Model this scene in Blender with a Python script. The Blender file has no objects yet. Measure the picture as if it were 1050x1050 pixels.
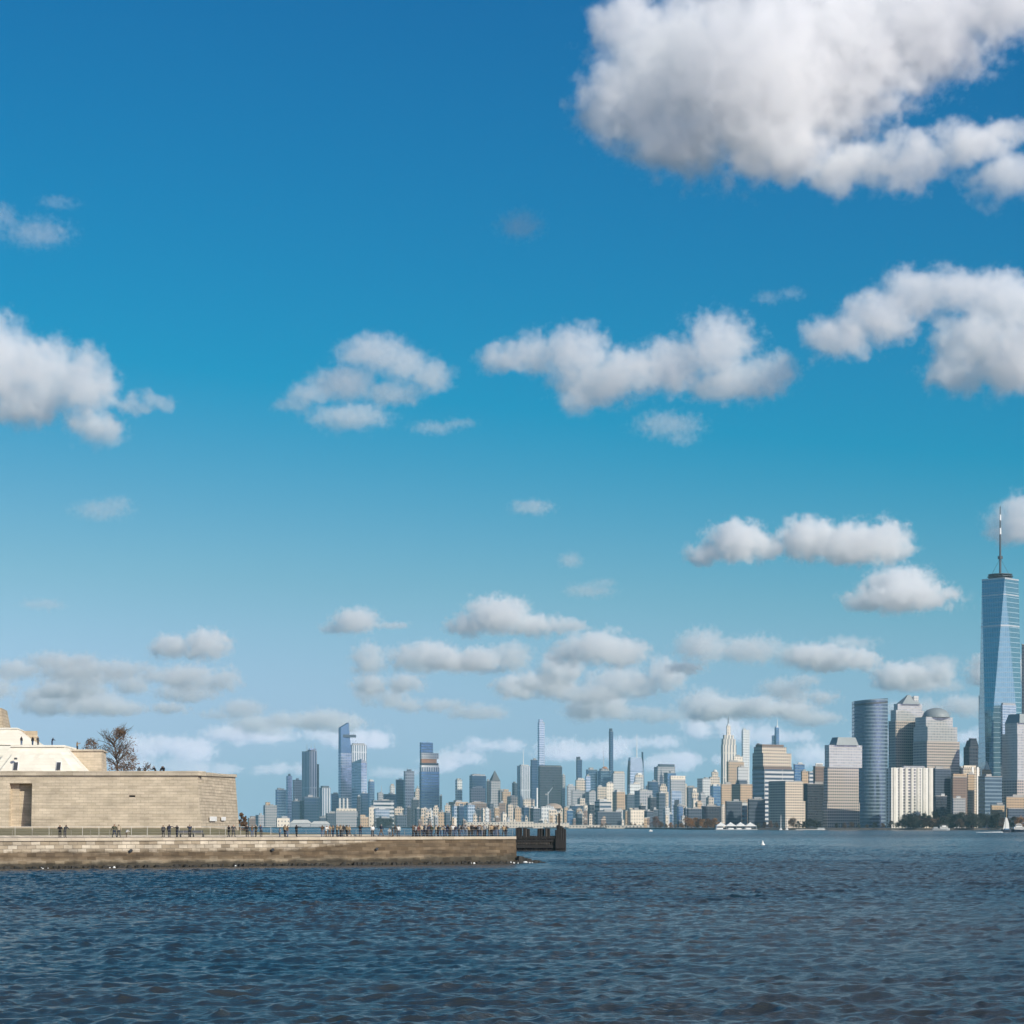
import bpy, bmesh, math, random
import numpy as np
from mathutils import Vector, Matrix
R = math.radians
scene = bpy.context.scene
COL = scene.collection
# ------------------------------------------------------------------ camera
F = 2324.0          # focal length in pixels of a 1050 px wide picture
CX, HY = 525.0, 847.0   # picture column straight ahead, row of the horizon
EYE = 5.6           # camera height above the water (ferry deck)
cam_d = bpy.data.cameras.new('camera'); cam = bpy.data.objects.new('camera', cam_d); COL.objects.link(cam)
cam.location = (0, 0, EYE); cam.rotation_euler = (R(90), 0, 0)
cam_d.sensor_width = 36; cam_d.lens = 36 * F / 1050
cam_d.shift_y = (HY - 525) / 1050
cam_d.clip_start = 1; cam_d.clip_end = 200000
scene.camera = cam
def at(px, py, D):      # picture position at a distance -> place in the scene
    return Vector(((px - CX) * D / F, D, EYE - (py - HY) * D / F))
SUN_EL, SUN_AZ = R(29), R(135)     # sun behind the camera, to the right (azimuth clockwise from +Y)
sun_dir = Vector((math.sin(SUN_AZ) * math.cos(SUN_EL), math.cos(SUN_AZ) * math.cos(SUN_EL), math.sin(SUN_EL)))
SUN_E = 4.6
# ------------------------------------------------------------------ world, sun
def new_mat(name):
    m = bpy.data.materials.new(name); m.use_nodes = True
    nt = m.node_tree; nt.nodes.clear()
    return m, nt
def N(nt, kind, ins=None, **kw):
    n = nt.nodes.new(kind)
    for k, v in kw.items(): setattr(n, k, v)
    for k, v in (ins or {}).items():
        s = n.inputs[k]
        if isinstance(v, bpy.types.NodeSocket): nt.links.new(v, s)
        else: s.default_value = v
    return n
def M(nt, op, a, b=None, c=None, clamp=False):
    n = nt.nodes.new('ShaderNodeMath'); n.operation = op; n.use_clamp = clamp
    for i, v in enumerate((a, b, c)):
        if v is None: continue
        if isinstance(v, bpy.types.NodeSocket): nt.links.new(v, n.inputs[i])
        else: n.inputs[i].default_value = v
    return n.outputs[0]
W = bpy.data.worlds.new('World'); scene.world = W; W.use_nodes = True
nt = W.node_tree; nt.nodes.clear()
tc = N(nt, 'ShaderNodeTexCoord'); sx = N(nt, 'ShaderNodeSeparateXYZ', {0: tc.outputs['Generated']})
zc = M(nt, 'SMOOTH_MAX', sx.outputs[2], 0.055, 0.05)          # the air near the horizon stays pale: haze hides the sky's dark rim
cv = N(nt, 'ShaderNodeCombineXYZ', {0: sx.outputs[0], 1: sx.outputs[1], 2: zc})
sky = N(nt, 'ShaderNodeTexSky'); sky.sky_type = 'NISHITA'; sky.sun_disc = False
sky.sun_elevation = SUN_EL; sky.sun_rotation = SUN_AZ
sky.altitude = 0; sky.air_density = 1.0; sky.dust_density = 1.0; sky.ozone_density = 1.0
if len(sky.inputs): nt.links.new(cv.outputs[0], sky.inputs[0])
sep = N(nt, 'ShaderNodeSeparateColor', {0: sky.outputs[0]})
r = M(nt, 'MAXIMUM', 0.0, M(nt, 'SMOOTH_MAX', M(nt, 'MULTIPLY', M(nt, 'SUBTRACT', sep.outputs[0], 3.1), 1.45), -0.6, 2.2))   # teal film-like white balance
g = M(nt, 'MULTIPLY', M(nt, 'POWER', M(nt, 'MULTIPLY', sep.outputs[1], .1), 1.4), 9.3)
b = M(nt, 'MULTIPLY', sep.outputs[2], .92)
b = M(nt, 'SMOOTH_MAX', b, M(nt, 'MULTIPLY', g, 1.34), .4)
comb = N(nt, 'ShaderNodeCombineColor', {0: r, 1: g, 2: b})
gain = N(nt, 'ShaderNodeMapRange', {'Value': sx.outputs[2], 'From Min': 0.0, 'From Max': 0.17, 'To Min': .122, 'To Max': .1}, interpolation_type='SMOOTHSTEP').outputs[0]     # paler air low down
bg = N(nt, 'ShaderNodeBackground', {0: comb.outputs[0], 1: gain})
out = N(nt, 'ShaderNodeOutputWorld', {0: bg.outputs[0]})
sl = bpy.data.lights.new('sun', 'SUN'); sl.energy = SUN_E; sl.angle = R(0.53); sl.color = (1.0, .94, .775)
so = bpy.data.objects.new('sun', sl); COL.objects.link(so)
so.rotation_euler = sun_dir.to_track_quat('Z', 'Y').to_euler(); so.location = sun_dir * 3000
vs = scene.view_settings; scene.display_settings.display_device = 'sRGB'
vs.view_transform = 'Standard'; vs.look = 'None'; vs.exposure = 0; vs.gamma = 1
cy = scene.cycles
cy.volume_bounces = 8; cy.max_bounces = 14; cy.transparent_max_bounces = 128; cy.volume_max_steps = 256
cy.volume_step_rate = 1.0; cy.use_denoising = True; cy.caustics_reflective = False; cy.caustics_refractive = False
# ------------------------------------------------------------------ clouds: real volumes at their real distances
def cloud_material():
    m, nt = new_mat('cloud_vapour')
    a = N(nt, 'ShaderNodeAttribute', attribute_name='density')
    k = N(nt, 'ShaderNodeAttribute', attribute_name='thickness', attribute_type='OBJECT')
    v = N(nt, 'ShaderNodeVolumeScatter', {0: (1, 1, 1, 1), 1: M(nt, 'MULTIPLY', a.outputs['Fac'], k.outputs['Fac']), 2: 0.0})
    N(nt, 'ShaderNodeOutputMaterial', {1: v.outputs[0]})
    return m
CLOUD_MAT = cloud_material()
CLOUD_BASE = 1200.0
def cloud(name, label, blobs, base_y, thick=.02, rough=1.0, scale=1.0, res=1.0, seed=0, feather=1.0, D=None, group=None, flat=.12):
    """blobs: (px, py, rx, ry[, depth shift in rx]) ellipses of the cloud as seen in the picture"""
    rnd = random.Random(seed * 7 + 3)
    D = D or CLOUD_BASE * F / (HY - base_y)
    k = D / F
    x0 = min(b[0] - b[2] for b in blobs); x1 = max(b[0] + b[2] for b in blobs)
    cx = (x0 + x1) / 2
    org = at(cx, base_y, D)
    bl = []
    for b in blobs:
        dep = (b[4] if len(b) > 4 else rnd.uniform(-.35, .35)) * b[2] * k
        ry = max(b[3] * 1.1, min(b[2], b[3] * 1.7))
        bl.append(((b[0] - cx) * k, dep, (base_y - b[1]) * k, b[2] * k, ry * k, b[3] * k))
    mg = 1.22
    lo = [min(c[i] - c[3 + i] * mg for c in bl) for i in range(3)]
    hi = [max(c[i] + c[3 + i] * mg for c in bl) for i in range(3)]
    ob = bpy.data.objects.new(name, bpy.data.volumes.new(name)); COL.objects.link(ob)
    ob.location = org
    ng = bpy.data.node_groups.new(name, 'GeometryNodeTree')
    ng.interface.new_socket('Geometry', in_out='INPUT', socket_type='NodeSocketGeometry')
    ng.interface.new_socket('Geometry', in_out='OUTPUT', socket_type='NodeSocketGeometry')
    pos = N(ng, 'GeometryNodeInputPosition').outputs[0]
    def V(op, a, b_=None, idx=0):
        n = ng.nodes.new('ShaderNodeVectorMath'); n.operation = op
        for i, v in enumerate((a, b_)):
            if v is None: continue
            if isinstance(v, bpy.types.NodeSocket): ng.links.new(v, n.inputs[i])
            else: n.inputs[i].default_value = v
        return n.outputs[idx]
    L = max(10 * k, sum(c[5] for c in bl) / len(bl)) * scale       # size of the billows
    off = (seed * 13.7 * L, seed * 5.1 * L, 0)
    pp = V('ADD', pos, off)
    nz = N(ng, 'ShaderNodeTexNoise', {'Vector': pp, 'Scale': .8 / L, 'Detail': 5.0, 'Roughness': .58})
    w = V('SCALE', V('SUBTRACT', nz.outputs['Color'], (.5, .5, .5))); w.node.inputs['Scale'].default_value = 1.5 * L
    wp = V('ADD', pos, w)
    s = None
    for c in bl:
        d = V('LENGTH', V('DIVIDE', V('SUBTRACT', wp, c[:3]), c[3:]), idx=1)
        f = M(ng, 'SUBTRACT', 1.0, d)
        s = f if s is None else M(ng, 'SMOOTH_MAX', s, f, .12)
    n1 = N(ng, 'ShaderNodeTexNoise', {'Vector': pp, 'Scale': 2.2 / L, 'Detail': 7.0, 'Roughness': .66})
    e = M(ng, 'MULTIPLY', M(ng, 'SUBTRACT', n1.outputs[0], .53), 2.6 * rough)
    s = M(ng, 'ADD', s, e)
    sz = N(ng, 'ShaderNodeSeparateXYZ', {0: wp}).outputs[2]
    hgt = max(hi[2], 1)
    mr = N(ng, 'ShaderNodeMapRange', {'Value': sz, 'From Min': -hgt * flat * .3, 'From Max': hgt * flat, 'To Min': 0.0, 'To Max': 1.0}, interpolation_type='SMOOTHSTEP')
    dn = M(ng, 'MULTIPLY', M(ng, 'MULTIPLY', s, 4.0 / feather, clamp=True), mr.outputs[0])
    ext = [hi[i] - lo[i] for i in range(3)]
    n_x = min(380, max(24, int(ext[0] / k * 1.0 * res))) + 1
    vox = ext[0] / n_x
    vc = N(ng, 'GeometryNodeVolumeCube', {'Density': dn, 'Min': Vector(lo), 'Max': Vector(hi)})
    vc.inputs['Resolution X'].default_value = n_x
    vc.inputs['Resolution Y'].default_value = max(8, int(ext[1] / vox * .6))
    vc.inputs['Resolution Z'].default_value = max(8, int(ext[2] / vox))
    sm = N(ng, 'GeometryNodeSetMaterial', {'Geometry': vc.outputs[0], 'Material': CLOUD_MAT})
    N(ng, 'NodeGroupOutput', {0: sm.outputs[0]})
    md = ob.modifiers.new('vapour', 'NODES'); md.node_group = ng
    ob.data.materials.append(CLOUD_MAT)
    ob['thickness'] = thick * (1.7 if base_y > 560 else 1.1) / k * 1.9                            # so that a cloud as wide in the picture is as opaque
    ob['label'] = label; ob['category'] = 'cloud'
    if group: ob['group'] = group
    return ob
cumulus = [
 ('very large ragged cloud filling the upper right of the sky', 212, .0165, .75, 1.5,
  [(690,70,85,80),(650,110,62,52),(700,140,75,42),(770,90,110,95),(850,60,110,85),(940,20,100,65),(1020,-5,75,50),(800,160,70,35),(870,172,60,28),(930,168,55,28),(1000,152,50,26),(1045,182,60,24),(1040,130,35,16),(640,30,42,38),(820,-30,160,50)]),
 ('arched cloud with two lobes at the right edge below the very large one', 412, .017, .75, 1.5,
  [(860,345,40,26),(900,325,50,34),(945,300,45,32),(985,298,45,25),(1030,310,50,35),(1000,350,50,42),(985,385,42,22),(1040,370,60,45),(1080,340,60,55)]),
 ('long wide cloud with two humps in the middle of the sky', 425, .0155, .8, 1.6,
  [(520,368,34,16),(545,362,35,22),(590,366,42,34),(610,392,50,26),(640,385,45,30),(690,375,45,34),(735,358,45,38),(750,390,55,26),(790,385,32,26),(590,412,25,16)]),
 ('ragged pale cloud left of the long two humped cloud', 448, .013, .7, 1.9,
  [(385,366,45,22),(415,375,32,22),(440,386,30,20),(352,392,42,22),(318,405,30,14),(300,418,22,9),(360,430,50,17),(400,402,40,16)]),
 ('bulky cloud cut off by the left edge, trailing to a thin point', 455, .017, .75, 1.5,
  [(0,372,42,50),(45,384,42,42),(20,410,60,30),(90,396,36,38),(95,440,36,20),(140,412,42,12),(-40,380,50,60)]),
 ('pair of joined bright cumulus lobes between the middle cloud and the tall tower', 582, .024, .8, 1.4,
  [(755,556,36,24),(725,567,24,13),(785,562,20,14),(830,553,36,24),(872,560,52,24),(912,558,28,26)]),
 ('single domed bright cumulus left of the tall glass tower', 632, .026, .8, 1.4,
  [(925,602,42,26),(930,614,58,18),(888,616,28,12)]),
 ('cloud cut off by the right edge beside the tower spire', 560, .02, .8, 1.5, [(1055,538,46,36),(1030,548,25,14)]),
 ('small domed cloud with a thin right tail above the cluster of left towers', 653, .024, .9, 1.4, [(365,637,27,15),(345,645,20,7),(402,641,24,5)]),
 ('bright domed cumulus above the centre of the skyline', 656, .026, .9, 1.4, [(510,631,38,21),(480,642,28,13),(545,641,38,13),(580,642,28,8)]),
 ('flat based bumpy cloud just under the bright domed cumulus', 693, .02, 1, 1.5, [(445,670,24,15),(475,679,32,13),(525,673,24,17),(500,685,45,7)]),
 ('bumpy cloud right of the flat based one over the city centre', 689, .022, 1, 1.5, [(610,665,42,20),(585,671,28,15),(640,668,30,17)]),
 ('low grey and white cloud under the bumpy cloud over the city centre', 723, .022, 1, 1.5, [(640,700,48,18),(683,692,26,20),(620,710,28,10)]),
 ('long flat low cloud behind the slender towers in the centre', 743, .02, 1, 1.5, [(598,729,22,16),(650,733,75,9),(722,722,30,18)]),
 ('wide faint cloud bank above the ornate cream tower', 691, .015, 1, 1.8, [(718,663,32,20),(770,666,45,17),(832,672,50,16),(872,660,34,8)]),
 ('small low cloud over the ornate cream tower', 717, .018, 1, 1.5, [(805,705,30,12),(825,698,20,8)]),
 ('faint cloud between the domed roof building and the tall tower', 713, .014, 1, 1.8, [(960,680,30,10),(945,700,36,12),(975,704,20,8)]),
 ('small low cloud half hidden behind the domed roof building', 738, .022, 1, 1.4, [(988,724,28,13),(965,730,20,8)]),
 ('small bright cumulus above the fort on the left', 683, .026, .9, 1.4, [(175,663,24,14),(212,661,28,18)]),
 ('long low flat cloud at the left edge above the pale terraces', 699, .02, 1, 1.5, [(15,686,34,12),(70,684,45,14),(125,687,38,11)]),
 ('small flat based cloud below the bright cumulus above the fort', 721, .022, .9, 1.4, [(190,710,38,12)]),
 ('small cloud to the right of the flat based one over the fort', 739, .02, .9, 1.5, [(248,727,28,12),(222,733,22,6)]),
 ('faint torn wisp high at the left edge', 262, .006, 1.2, 2.2, [(40,242,42,17),(2,222,16,18),(58,206,24,8)]),
 ('small faint puff high in the clear blue sky', 250, .007, 1.1, 2.2, [(534,230,27,16)]),
 ('thin double wisp above the long two humped cloud', 314, .006, 1.1, 2.2, [(788,304,18,8),(812,300,18,7)]),
 ('flat thin scrap of cloud between the two middle clouds', 446, .011, 1, 1.9, [(445,437,32,8),(472,433,22,6)]),
 ('thin scrap hanging below the long two humped cloud', 462, .008, 1.1, 2.0, [(685,436,42,16),(700,450,20,9)]),
 ('faint low puff left of centre above the fort', 537, .008, 1.1, 2.0, [(105,524,36,12),(120,517,18,10)]),
 ('tiny white puff alone in the middle of the sky', 531, .013, 1, 1.7, [(545,521,26,9)]),
 ('tiny faint puff above the bright domed cumulus', 586, .008, 1, 1.9, [(585,575,15,10)]),
 ('faint grey scrap right above the bright domed cumulus', 616, .008, 1, 1.9, [(604,605,32,9),(620,598,16,6)]),
 ('very faint grey scrap low at the left above the fort', 628, .007, 1, 1.9, [(45,620,28,8)]),
]
for i, (lab, by, th, ro, fe, bl) in enumerate(cumulus):
    cloud('cumulus_cloud', lab, bl, by, thick=th, rough=ro, feather=fe, seed=i + 1)
rnd = random.Random(11)
for i in range(72):                                        # the crowded thin layer far out over the horizon
    cx = -20 + (i * 173.0 + rnd.uniform(-40, 40)) % 1090
    by = rnd.choice((690, 706, 714, 722, 730, 736, 748, 758, 766, 774, 782, 790, 798)) + rnd.uniform(-4, 4)
    wd = rnd.uniform(24, 48); ht = rnd.uniform(8, 18) * (1 - (by - 700) / 300)
    bl = [(cx + rnd.uniform(-.8, .8) * wd, by - ht * rnd.uniform(.7, 1.1), wd * rnd.uniform(.4, .8), ht * rnd.uniform(.7, 1.2)) for _ in range(4)]
    cloud('flat_cloud', 'small faint flat cloud in the crowded layer low over the skyline', bl, by, thick=rnd.uniform(.018, .036), rough=1.2,
          feather=1.8, seed=100 + i, D=min(CLOUD_BASE * F / (HY - by), 46000), group='small faint clouds low over the skyline')
# ------------------------------------------------------------------ the scene's bookkeeping and mesh helpers
def tag(o, label=None, cat=None, group=None, kind=None):
    if label: o['label'] = label
    if cat: o['category'] = cat
    if group: o['group'] = group
    if kind: o['kind'] = kind
    return o
def empty(name, loc, rz=0.0, label=None, cat=None, group=None):
    o = bpy.data.objects.new(name, None); COL.objects.link(o); o.location = loc; o.rotation_euler = (0, 0, rz)
    o.empty_display_size = .5
    return tag(o, label, cat, group)
def obj(name, me, mats=(), parent=None):
    o = bpy.data.objects.new(name, me); COL.objects.link(o)
    for m in (mats if isinstance(mats, (list, tuple)) else [mats]):
        me.materials.append(m)
    if parent is not None: o.parent = parent
    return o
class MB:                                    # collects faces (with wall UVs in metres) into one mesh
    def __init__(s): s.v = []; s.f = []; s.uv = []; s.mi = []
    def poly(s, pts, uvs=None, mi=0):
        i = len(s.v); pts = [Vector(p) for p in pts]; s.v += pts; s.f.append(range(i, i + len(pts))); s.mi.append(mi)
        if uvs is None:
            n = (pts[1] - pts[0]).cross(pts[2] - pts[0])
            n = n.normalized() if n.length > 0 else Vector((0, 0, 1))
            if abs(n.z) > .8: uvs = [(p.x, p.y) for p in pts]
            else:
                h = Vector((-n.y, n.x, 0)).normalized()
                uvs = [(p.dot(h), p.z) for p in pts]
        s.uv += list(uvs)
    def prism(s, base, z0, z1, top=None, bottom=True, mi=0, cap=True):      # base: ccw outline; top: outline of the upper end
        top = top or base; n = len(base); run = 0.0
        for i in range(n):
            a, b = Vector(base[i][:2]), Vector(base[(i + 1) % n][:2]); ta, tb = top[i], top[(i + 1) % n]
            l = (b - a).length
            s.poly([(a.x, a.y, z0), (b.x, b.y, z0), (tb[0], tb[1], z1), (ta[0], ta[1], z1)],
                   [(run, z0), (run + l, z0), (run + l, z1), (run, z1)], mi); run += l
        if cap: s.poly([(p[0], p[1], z1) for p in top], mi=mi)
        if bottom: s.poly([(p[0], p[1], z0) for p in reversed(base)], mi=mi)
    def box(s, x0, x1, y0, y1, z0, z1, mi=0): s.prism([(x0, y0), (x1, y0), (x1, y1), (x0, y1)], z0, z1, mi=mi)
    def tube(s, a, b, r0, r1=None, n=6, mi=0):
        a, b = Vector(a), Vector(b); r1 = r0 if r1 is None else r1
        d = (b - a).normalized(); u = d.orthogonal().normalized(); w = d.cross(u)
        ring = lambda p, r: [p + u * (math.cos(t * 2 * math.pi / n) * r) + w * (math.sin(t * 2 * math.pi / n) * r) for t in range(n)]
        A, B = ring(a, r0), ring(b, r1)
        for i in range(n): s.poly([A[i], A[(i + 1) % n], B[(i + 1) % n], B[i]], mi=mi)
        s.poly(B, mi=mi); s.poly(A[::-1], mi=mi)
    def mesh(s, name):
        me = bpy.data.meshes.new(name); me.from_pydata([tuple(p) for p in s.v], [], [list(f) for f in s.f])
        uv = me.uv_layers.new(name='UVMap'); flat = np.array([c for p in s.uv for c in p], dtype=np.float32); uv.data.foreach_set('uv', flat)
        me.polygons.foreach_set('material_index', np.array(s.mi, dtype=np.int32)); me.update()
        return me
    def build(s, name, mats, parent=None): return obj(name, s.mesh(name), mats, parent)
# ------------------------------------------------------------------ water
def ocean_tile(n, size, lam, hs, wind, spread, seed):
    g = np.random.default_rng(seed)
    k1 = np.fft.fftfreq(n, size / n) * 2 * np.pi
    kx, ky = np.meshgrid(k1, k1); k = np.hypot(kx, ky); k[0, 0] = 1
    kp = 2 * np.pi / lam
    S = np.exp(-1.25 * (kp / k) ** 2) / k ** 3.4 * np.exp(-(k * .11) ** 2)
    c = (kx * math.cos(wind) + ky * math.sin(wind)) / k
    S *= np.where(c > 0, c ** 4 + spread, spread); S[0, 0] = 0
    A = np.sqrt(S) * (g.normal(size=k.shape) + 1j * g.normal(size=k.shape))
    h = np.fft.ifft2(A).real; s = hs / 4 / h.std()
    dx = np.fft.ifft2(1j * kx / k * A).real * s; dy = np.fft.ifft2(1j * ky / k * A).real * s
    return (h * s).astype(np.float32), dx.astype(np.float32), dy.astype(np.float32)
def sample(t, size, x, y):
    n = t.shape[0]; u = (x / size * n) % n; v = (y / size * n) % n
    i = np.floor(u).astype(int); j = np.floor(v).astype(int); fu = u - i; fv = v - j
    i %= n; j %= n; i1 = (i + 1) % n; j1 = (j + 1) % n
    return (t[j, i] * (1 - fu) + t[j, i1] * fu) * (1 - fv) + (t[j1, i] * (1 - fu) + t[j1, i1] * fu) * fv
CHOP = .75
def make_water():
    ys = [12.0]
    while ys[-1] < 1450:
        d = ys[-1]
        ys.append(d + (.22 if d < 55 else max(.13, min(.3 * d * d / (EYE * F), .3 if d < 330 else .3 + (d - 330) * .004))))
    ys = np.array(ys); ts = np.concatenate([np.linspace(-.62, -.27, 110)[:-1], np.linspace(-.27, .27, 680), np.linspace(.27, .62, 110)[1:]]); cols = len(ts)
    Y, T = np.meshgrid(ys, ts, indexing='ij'); X = T * Y
    h = np.zeros_like(X); dx = np.zeros_like(X); dy = np.zeros_like(X)
    for (n, size, lam, hs, wd, sd) in ((1024, 150.0, 3.7, .16, R(-104), 5), (1024, 71.7, 1.5, .09, R(-80), 9), (512, 233.0, 14, .17, R(-118), 2)):
        ca, sa = math.cos(sd * .11), math.sin(sd * .11)
        xr, yr = X * ca + Y * sa, -X * sa + Y * ca
        a, b, c = ocean_tile(n, size, lam, hs, wd, .035, sd)
        h += sample(a, size, xr, yr); bx, by = sample(b, size, xr, yr), sample(c, size, xr, yr)
        dx += bx * ca - by * sa; dy += bx * sa + by * ca
    gust = sample(ocean_tile(256, 900.0, 160, 1, R(80), .6, 21)[0], 900.0, X, Y * .45)     # patches of stronger and weaker chop
    fade = np.clip((1450 - Y) / 200, 0, 1) * np.clip((.62 - np.abs(T)) / .05, 0, 1) * np.clip((Y - 12) / 6, 0, 1)
    amp = fade * np.clip(1 + gust * .9, .45, 1.6)
    near_wall = np.maximum(np.clip((np.abs(Y - 322) - 12) / 25, .35, 1), np.clip((X - 2) / 8, 0, 1))
    Z = h * amp * near_wall; X2 = X + CHOP * dx * amp; Y2 = Y + CHOP * dy * amp
    hx = np.gradient(CHOP * dx * amp, axis=1) / np.gradient(X, axis=1)
    hy = np.gradient(CHOP * dy * amp, axis=0) / np.gradient(Y, axis=0)
    foam = np.clip(-(hx + hy) * 1.6 - 1.0, 0, 1) * 2.0
    nr = len(ys)
    V = np.stack([X2, Y2, Z], -1).reshape(-1, 3)
    idx = np.arange(nr * cols).reshape(nr, cols)
    q = np.stack([idx[:-1, :-1], idx[:-1, 1:], idx[1:, 1:], idx[1:, :-1]], -1).reshape(-1, 4)
    b = len(V); E = 30000.0
    ex = np.array([(-E, -400, 0), (E, -400, 0), (E, E, 0), (-E, E, 0)])
    c00, c01, c10, c11 = idx[0, 0], idx[0, -1], idx[-1, 0], idx[-1, -1]
    poly = [[b, b + 1, c01, *idx[0, 1:-1][::-1].tolist(), c00], [b + 1, b + 2, c11, *idx[1:-1, -1][::-1].tolist(), c01],
            [b + 2, b + 3, c10, *idx[-1, 1:-1].tolist(), c11], [b + 3, b, c00, *idx[1:-1, 0].tolist(), c10]]
    # large outer sheets: each is fan-split into triangles from its two outer corners
    tri = []
    for (o1, o2, edge) in ((b, b + 1, idx[0]), (b + 1, b + 2, idx[:, -1]), (b + 2, b + 3, idx[-1][::-1]), (b + 3, b, idx[:, 0][::-1])):
        m = len(edge) // 2
        tri += [(o1, edge[i + 1], edge[i]) for i in range(m)] + [(o1, o2, edge[m])] + [(o2, edge[i + 1], edge[i]) for i in range(m, len(edge) - 1)]
    V = np.concatenate([V, ex]); tri = np.array(tri)
    me = bpy.data.meshes.new('water'); nq, ntri = len(q), len(tri)
    me.vertices.add(len(V)); me.vertices.foreach_set('co', V.astype(np.float32).ravel())
    me.loops.add(nq * 4 + ntri * 3); me.loops.foreach_set('vertex_index', np.concatenate([q.ravel(), tri.ravel()]).astype(np.int32))
    me.polygons.add(nq + ntri)
    me.polygons.foreach_set('loop_start', np.concatenate([np.arange(nq) * 4, nq * 4 + np.arange(ntri) * 3]).astype(np.int32))
    me.polygons.foreach_set('use_smooth', np.ones(nq + ntri, dtype=bool))
    me.update(calc_edges=True); me.validate()
    at_ = me.attributes.new('foam', 'FLOAT', 'POINT'); at_.data.foreach_set('value', np.concatenate([foam.ravel(), np.zeros(4)]).astype(np.float32))
    m, nt = new_mat('harbour_water')
    geo = N(nt, 'ShaderNodeNewGeometry').outputs['Position']
    sp = N(nt, 'ShaderNodeSeparateXYZ', {0: geo})
    def noise(sx_, sy_, scale, det=3.0, ro=.55):
        v = N(nt, 'ShaderNodeMapping', {'Vector': geo, 'Scale': (sx_, sy_, 1)})
        return N(nt, 'ShaderNodeTexNoise', {'Vector': v.outputs[0], 'Scale': scale, 'Detail': det, 'Roughness': ro}).outputs[0]
    silt = N(nt, 'ShaderNodeMapRange', {'Value': noise(.35, 1, .012, 4), 'From Min': .40, 'From Max': .66}).outputs[0]
    col = N(nt, 'ShaderNodeMix', {'Factor': silt, 'A': WATER_A, 'B': WATER_B}, data_type='RGBA')
    for s_ in col.inputs:
        if s_.type == 'RGBA' and s_.name == 'A': s_.default_value = WATER_A
        if s_.type == 'RGBA' and s_.name == 'B': s_.default_value = WATER_B
    colo = [o for o in col.outputs if o.type == 'RGBA'][0]
    fo = N(nt, 'ShaderNodeAttribute', attribute_name='foam').outputs['Fac']
    fo = M(nt, 'MULTIPLY', fo, N(nt, 'ShaderNodeMapRange', {'Value': noise(1, 1, 5.0, 3), 'From Min': .45, 'From Max': .6}).outputs[0], clamp=True)
    cm = N(nt, 'ShaderNodeMixRGB', {0: fo, 1: colo, 2: (.7, .72, .7, 1)})
    # fine ripples near, larger chop far; streaks of wind further out
    b1 = N(nt, 'ShaderNodeBump', {'Height': noise(1, 1.6, 3.2, 4, .6), 'Distance': .12, 'Strength': .7})
    streak = N(nt, 'ShaderNodeMapRange', {'Value': noise(.12, 1, .006, 3), 'From Min': .4, 'From Max': .6, 'To Min': .4, 'To Max': 1.0}).outputs[0]
    far = N(nt, 'ShaderNodeMapRange', {'Value': sp.outputs[1], 'From Min': 900.0, 'From Max': 1350.0}).outputs[0]
    wide = N(nt, 'ShaderNodeMapRange', {'Value': M(nt, 'DIVIDE', M(nt, 'ABSOLUTE', sp.outputs[0]), M(nt, 'MAXIMUM', sp.outputs[1], 1.0)), 'From Min': .55, 'From Max': .63}).outputs[0]
    far = M(nt, 'MAXIMUM', far, wide)
    calm = N(nt, 'ShaderNodeMapRange', {'Value': sp.outputs[1], 'From Min': 1300.0, 'From Max': 1600.0, 'To Min': 1.0, 'To Max': .3}).outputs[0]
    b2 = N(nt, 'ShaderNodeBump', {'Height': noise(.55, 1, .5, 4, .6), 'Distance': 2.2, 'Strength': M(nt, 'MULTIPLY', M(nt, 'MULTIPLY', far, streak), calm), 'Normal': b1.outputs[0]})
    pb = N(nt, 'ShaderNodeBsdfPrincipled', {'Base Color': cm.outputs[0], 'Roughness': M(nt, 'ADD', M(nt, 'MULTIPLY', far, .10), .14), 'IOR': 1.33, 'Specular Tint': (.45, .58, .66, 1), 'Normal': b2.outputs[0]})
    N(nt, 'ShaderNodeOutputMaterial', {0: pb.outputs[0]})
    o = obj('water', me, m); tag(o, 'dark blue choppy harbour water with brown tints', None, None, 'structure')
    return o
WATER_A = (.008, .027, .036, 1); WATER_B = (.055, .048, .038, 1)
make_water()
def make_haze():
    m, nt = new_mat('sea_haze')
    v = N(nt, 'ShaderNodeVolumePrincipled', {'Color': HAZE_C, 'Density': HAZE_D, 'Anisotropy': 0.0})
    N(nt, 'ShaderNodeOutputMaterial', {1: v.outputs[0]})
    mb = MB(); mb.box(-30500, 30500, -500, 30500, -2.0, 620)
    tag(mb.build('haze', m), 'thin blue haze over the harbour', None, None, 'stuff')
HAZE_C = (.47, .85, .95, 1); HAZE_D = 3.5e-5
make_haze()
# ------------------------------------------------------------------ materials
def simple(name, col, rough=.7, var=.12, scale=2.0, metal=0.0, bump=0.0):
    m, nt = new_mat(name)
    tcn = N(nt, 'ShaderNodeTexCoord').outputs['Object']
    nz = N(nt, 'ShaderNodeTexNoise', {'Vector': tcn, 'Scale': scale, 'Detail': 5.0, 'Roughness': .6}).outputs[0]
    f = N(nt, 'ShaderNodeMapRange', {'Value': nz, 'From Min': .3, 'From Max': .7, 'To Min': 1 - var, 'To Max': 1 + var}).outputs[0]
    c = N(nt, 'ShaderNodeVectorMath', {0: col[:3]}, operation='SCALE'); nt.links.new(f, c.inputs['Scale'])
    p = N(nt, 'ShaderNodeBsdfPrincipled', {'Base Color': c.outputs[0], 'Roughness': rough, 'Metallic': metal})
    if bump: nt.links.new(N(nt, 'ShaderNodeBump', {'Height': nz, 'Distance': bump}).outputs[0], p.inputs['Normal'])
    N(nt, 'ShaderNodeOutputMaterial', {0: p.outputs[0]})
    return m
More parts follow.
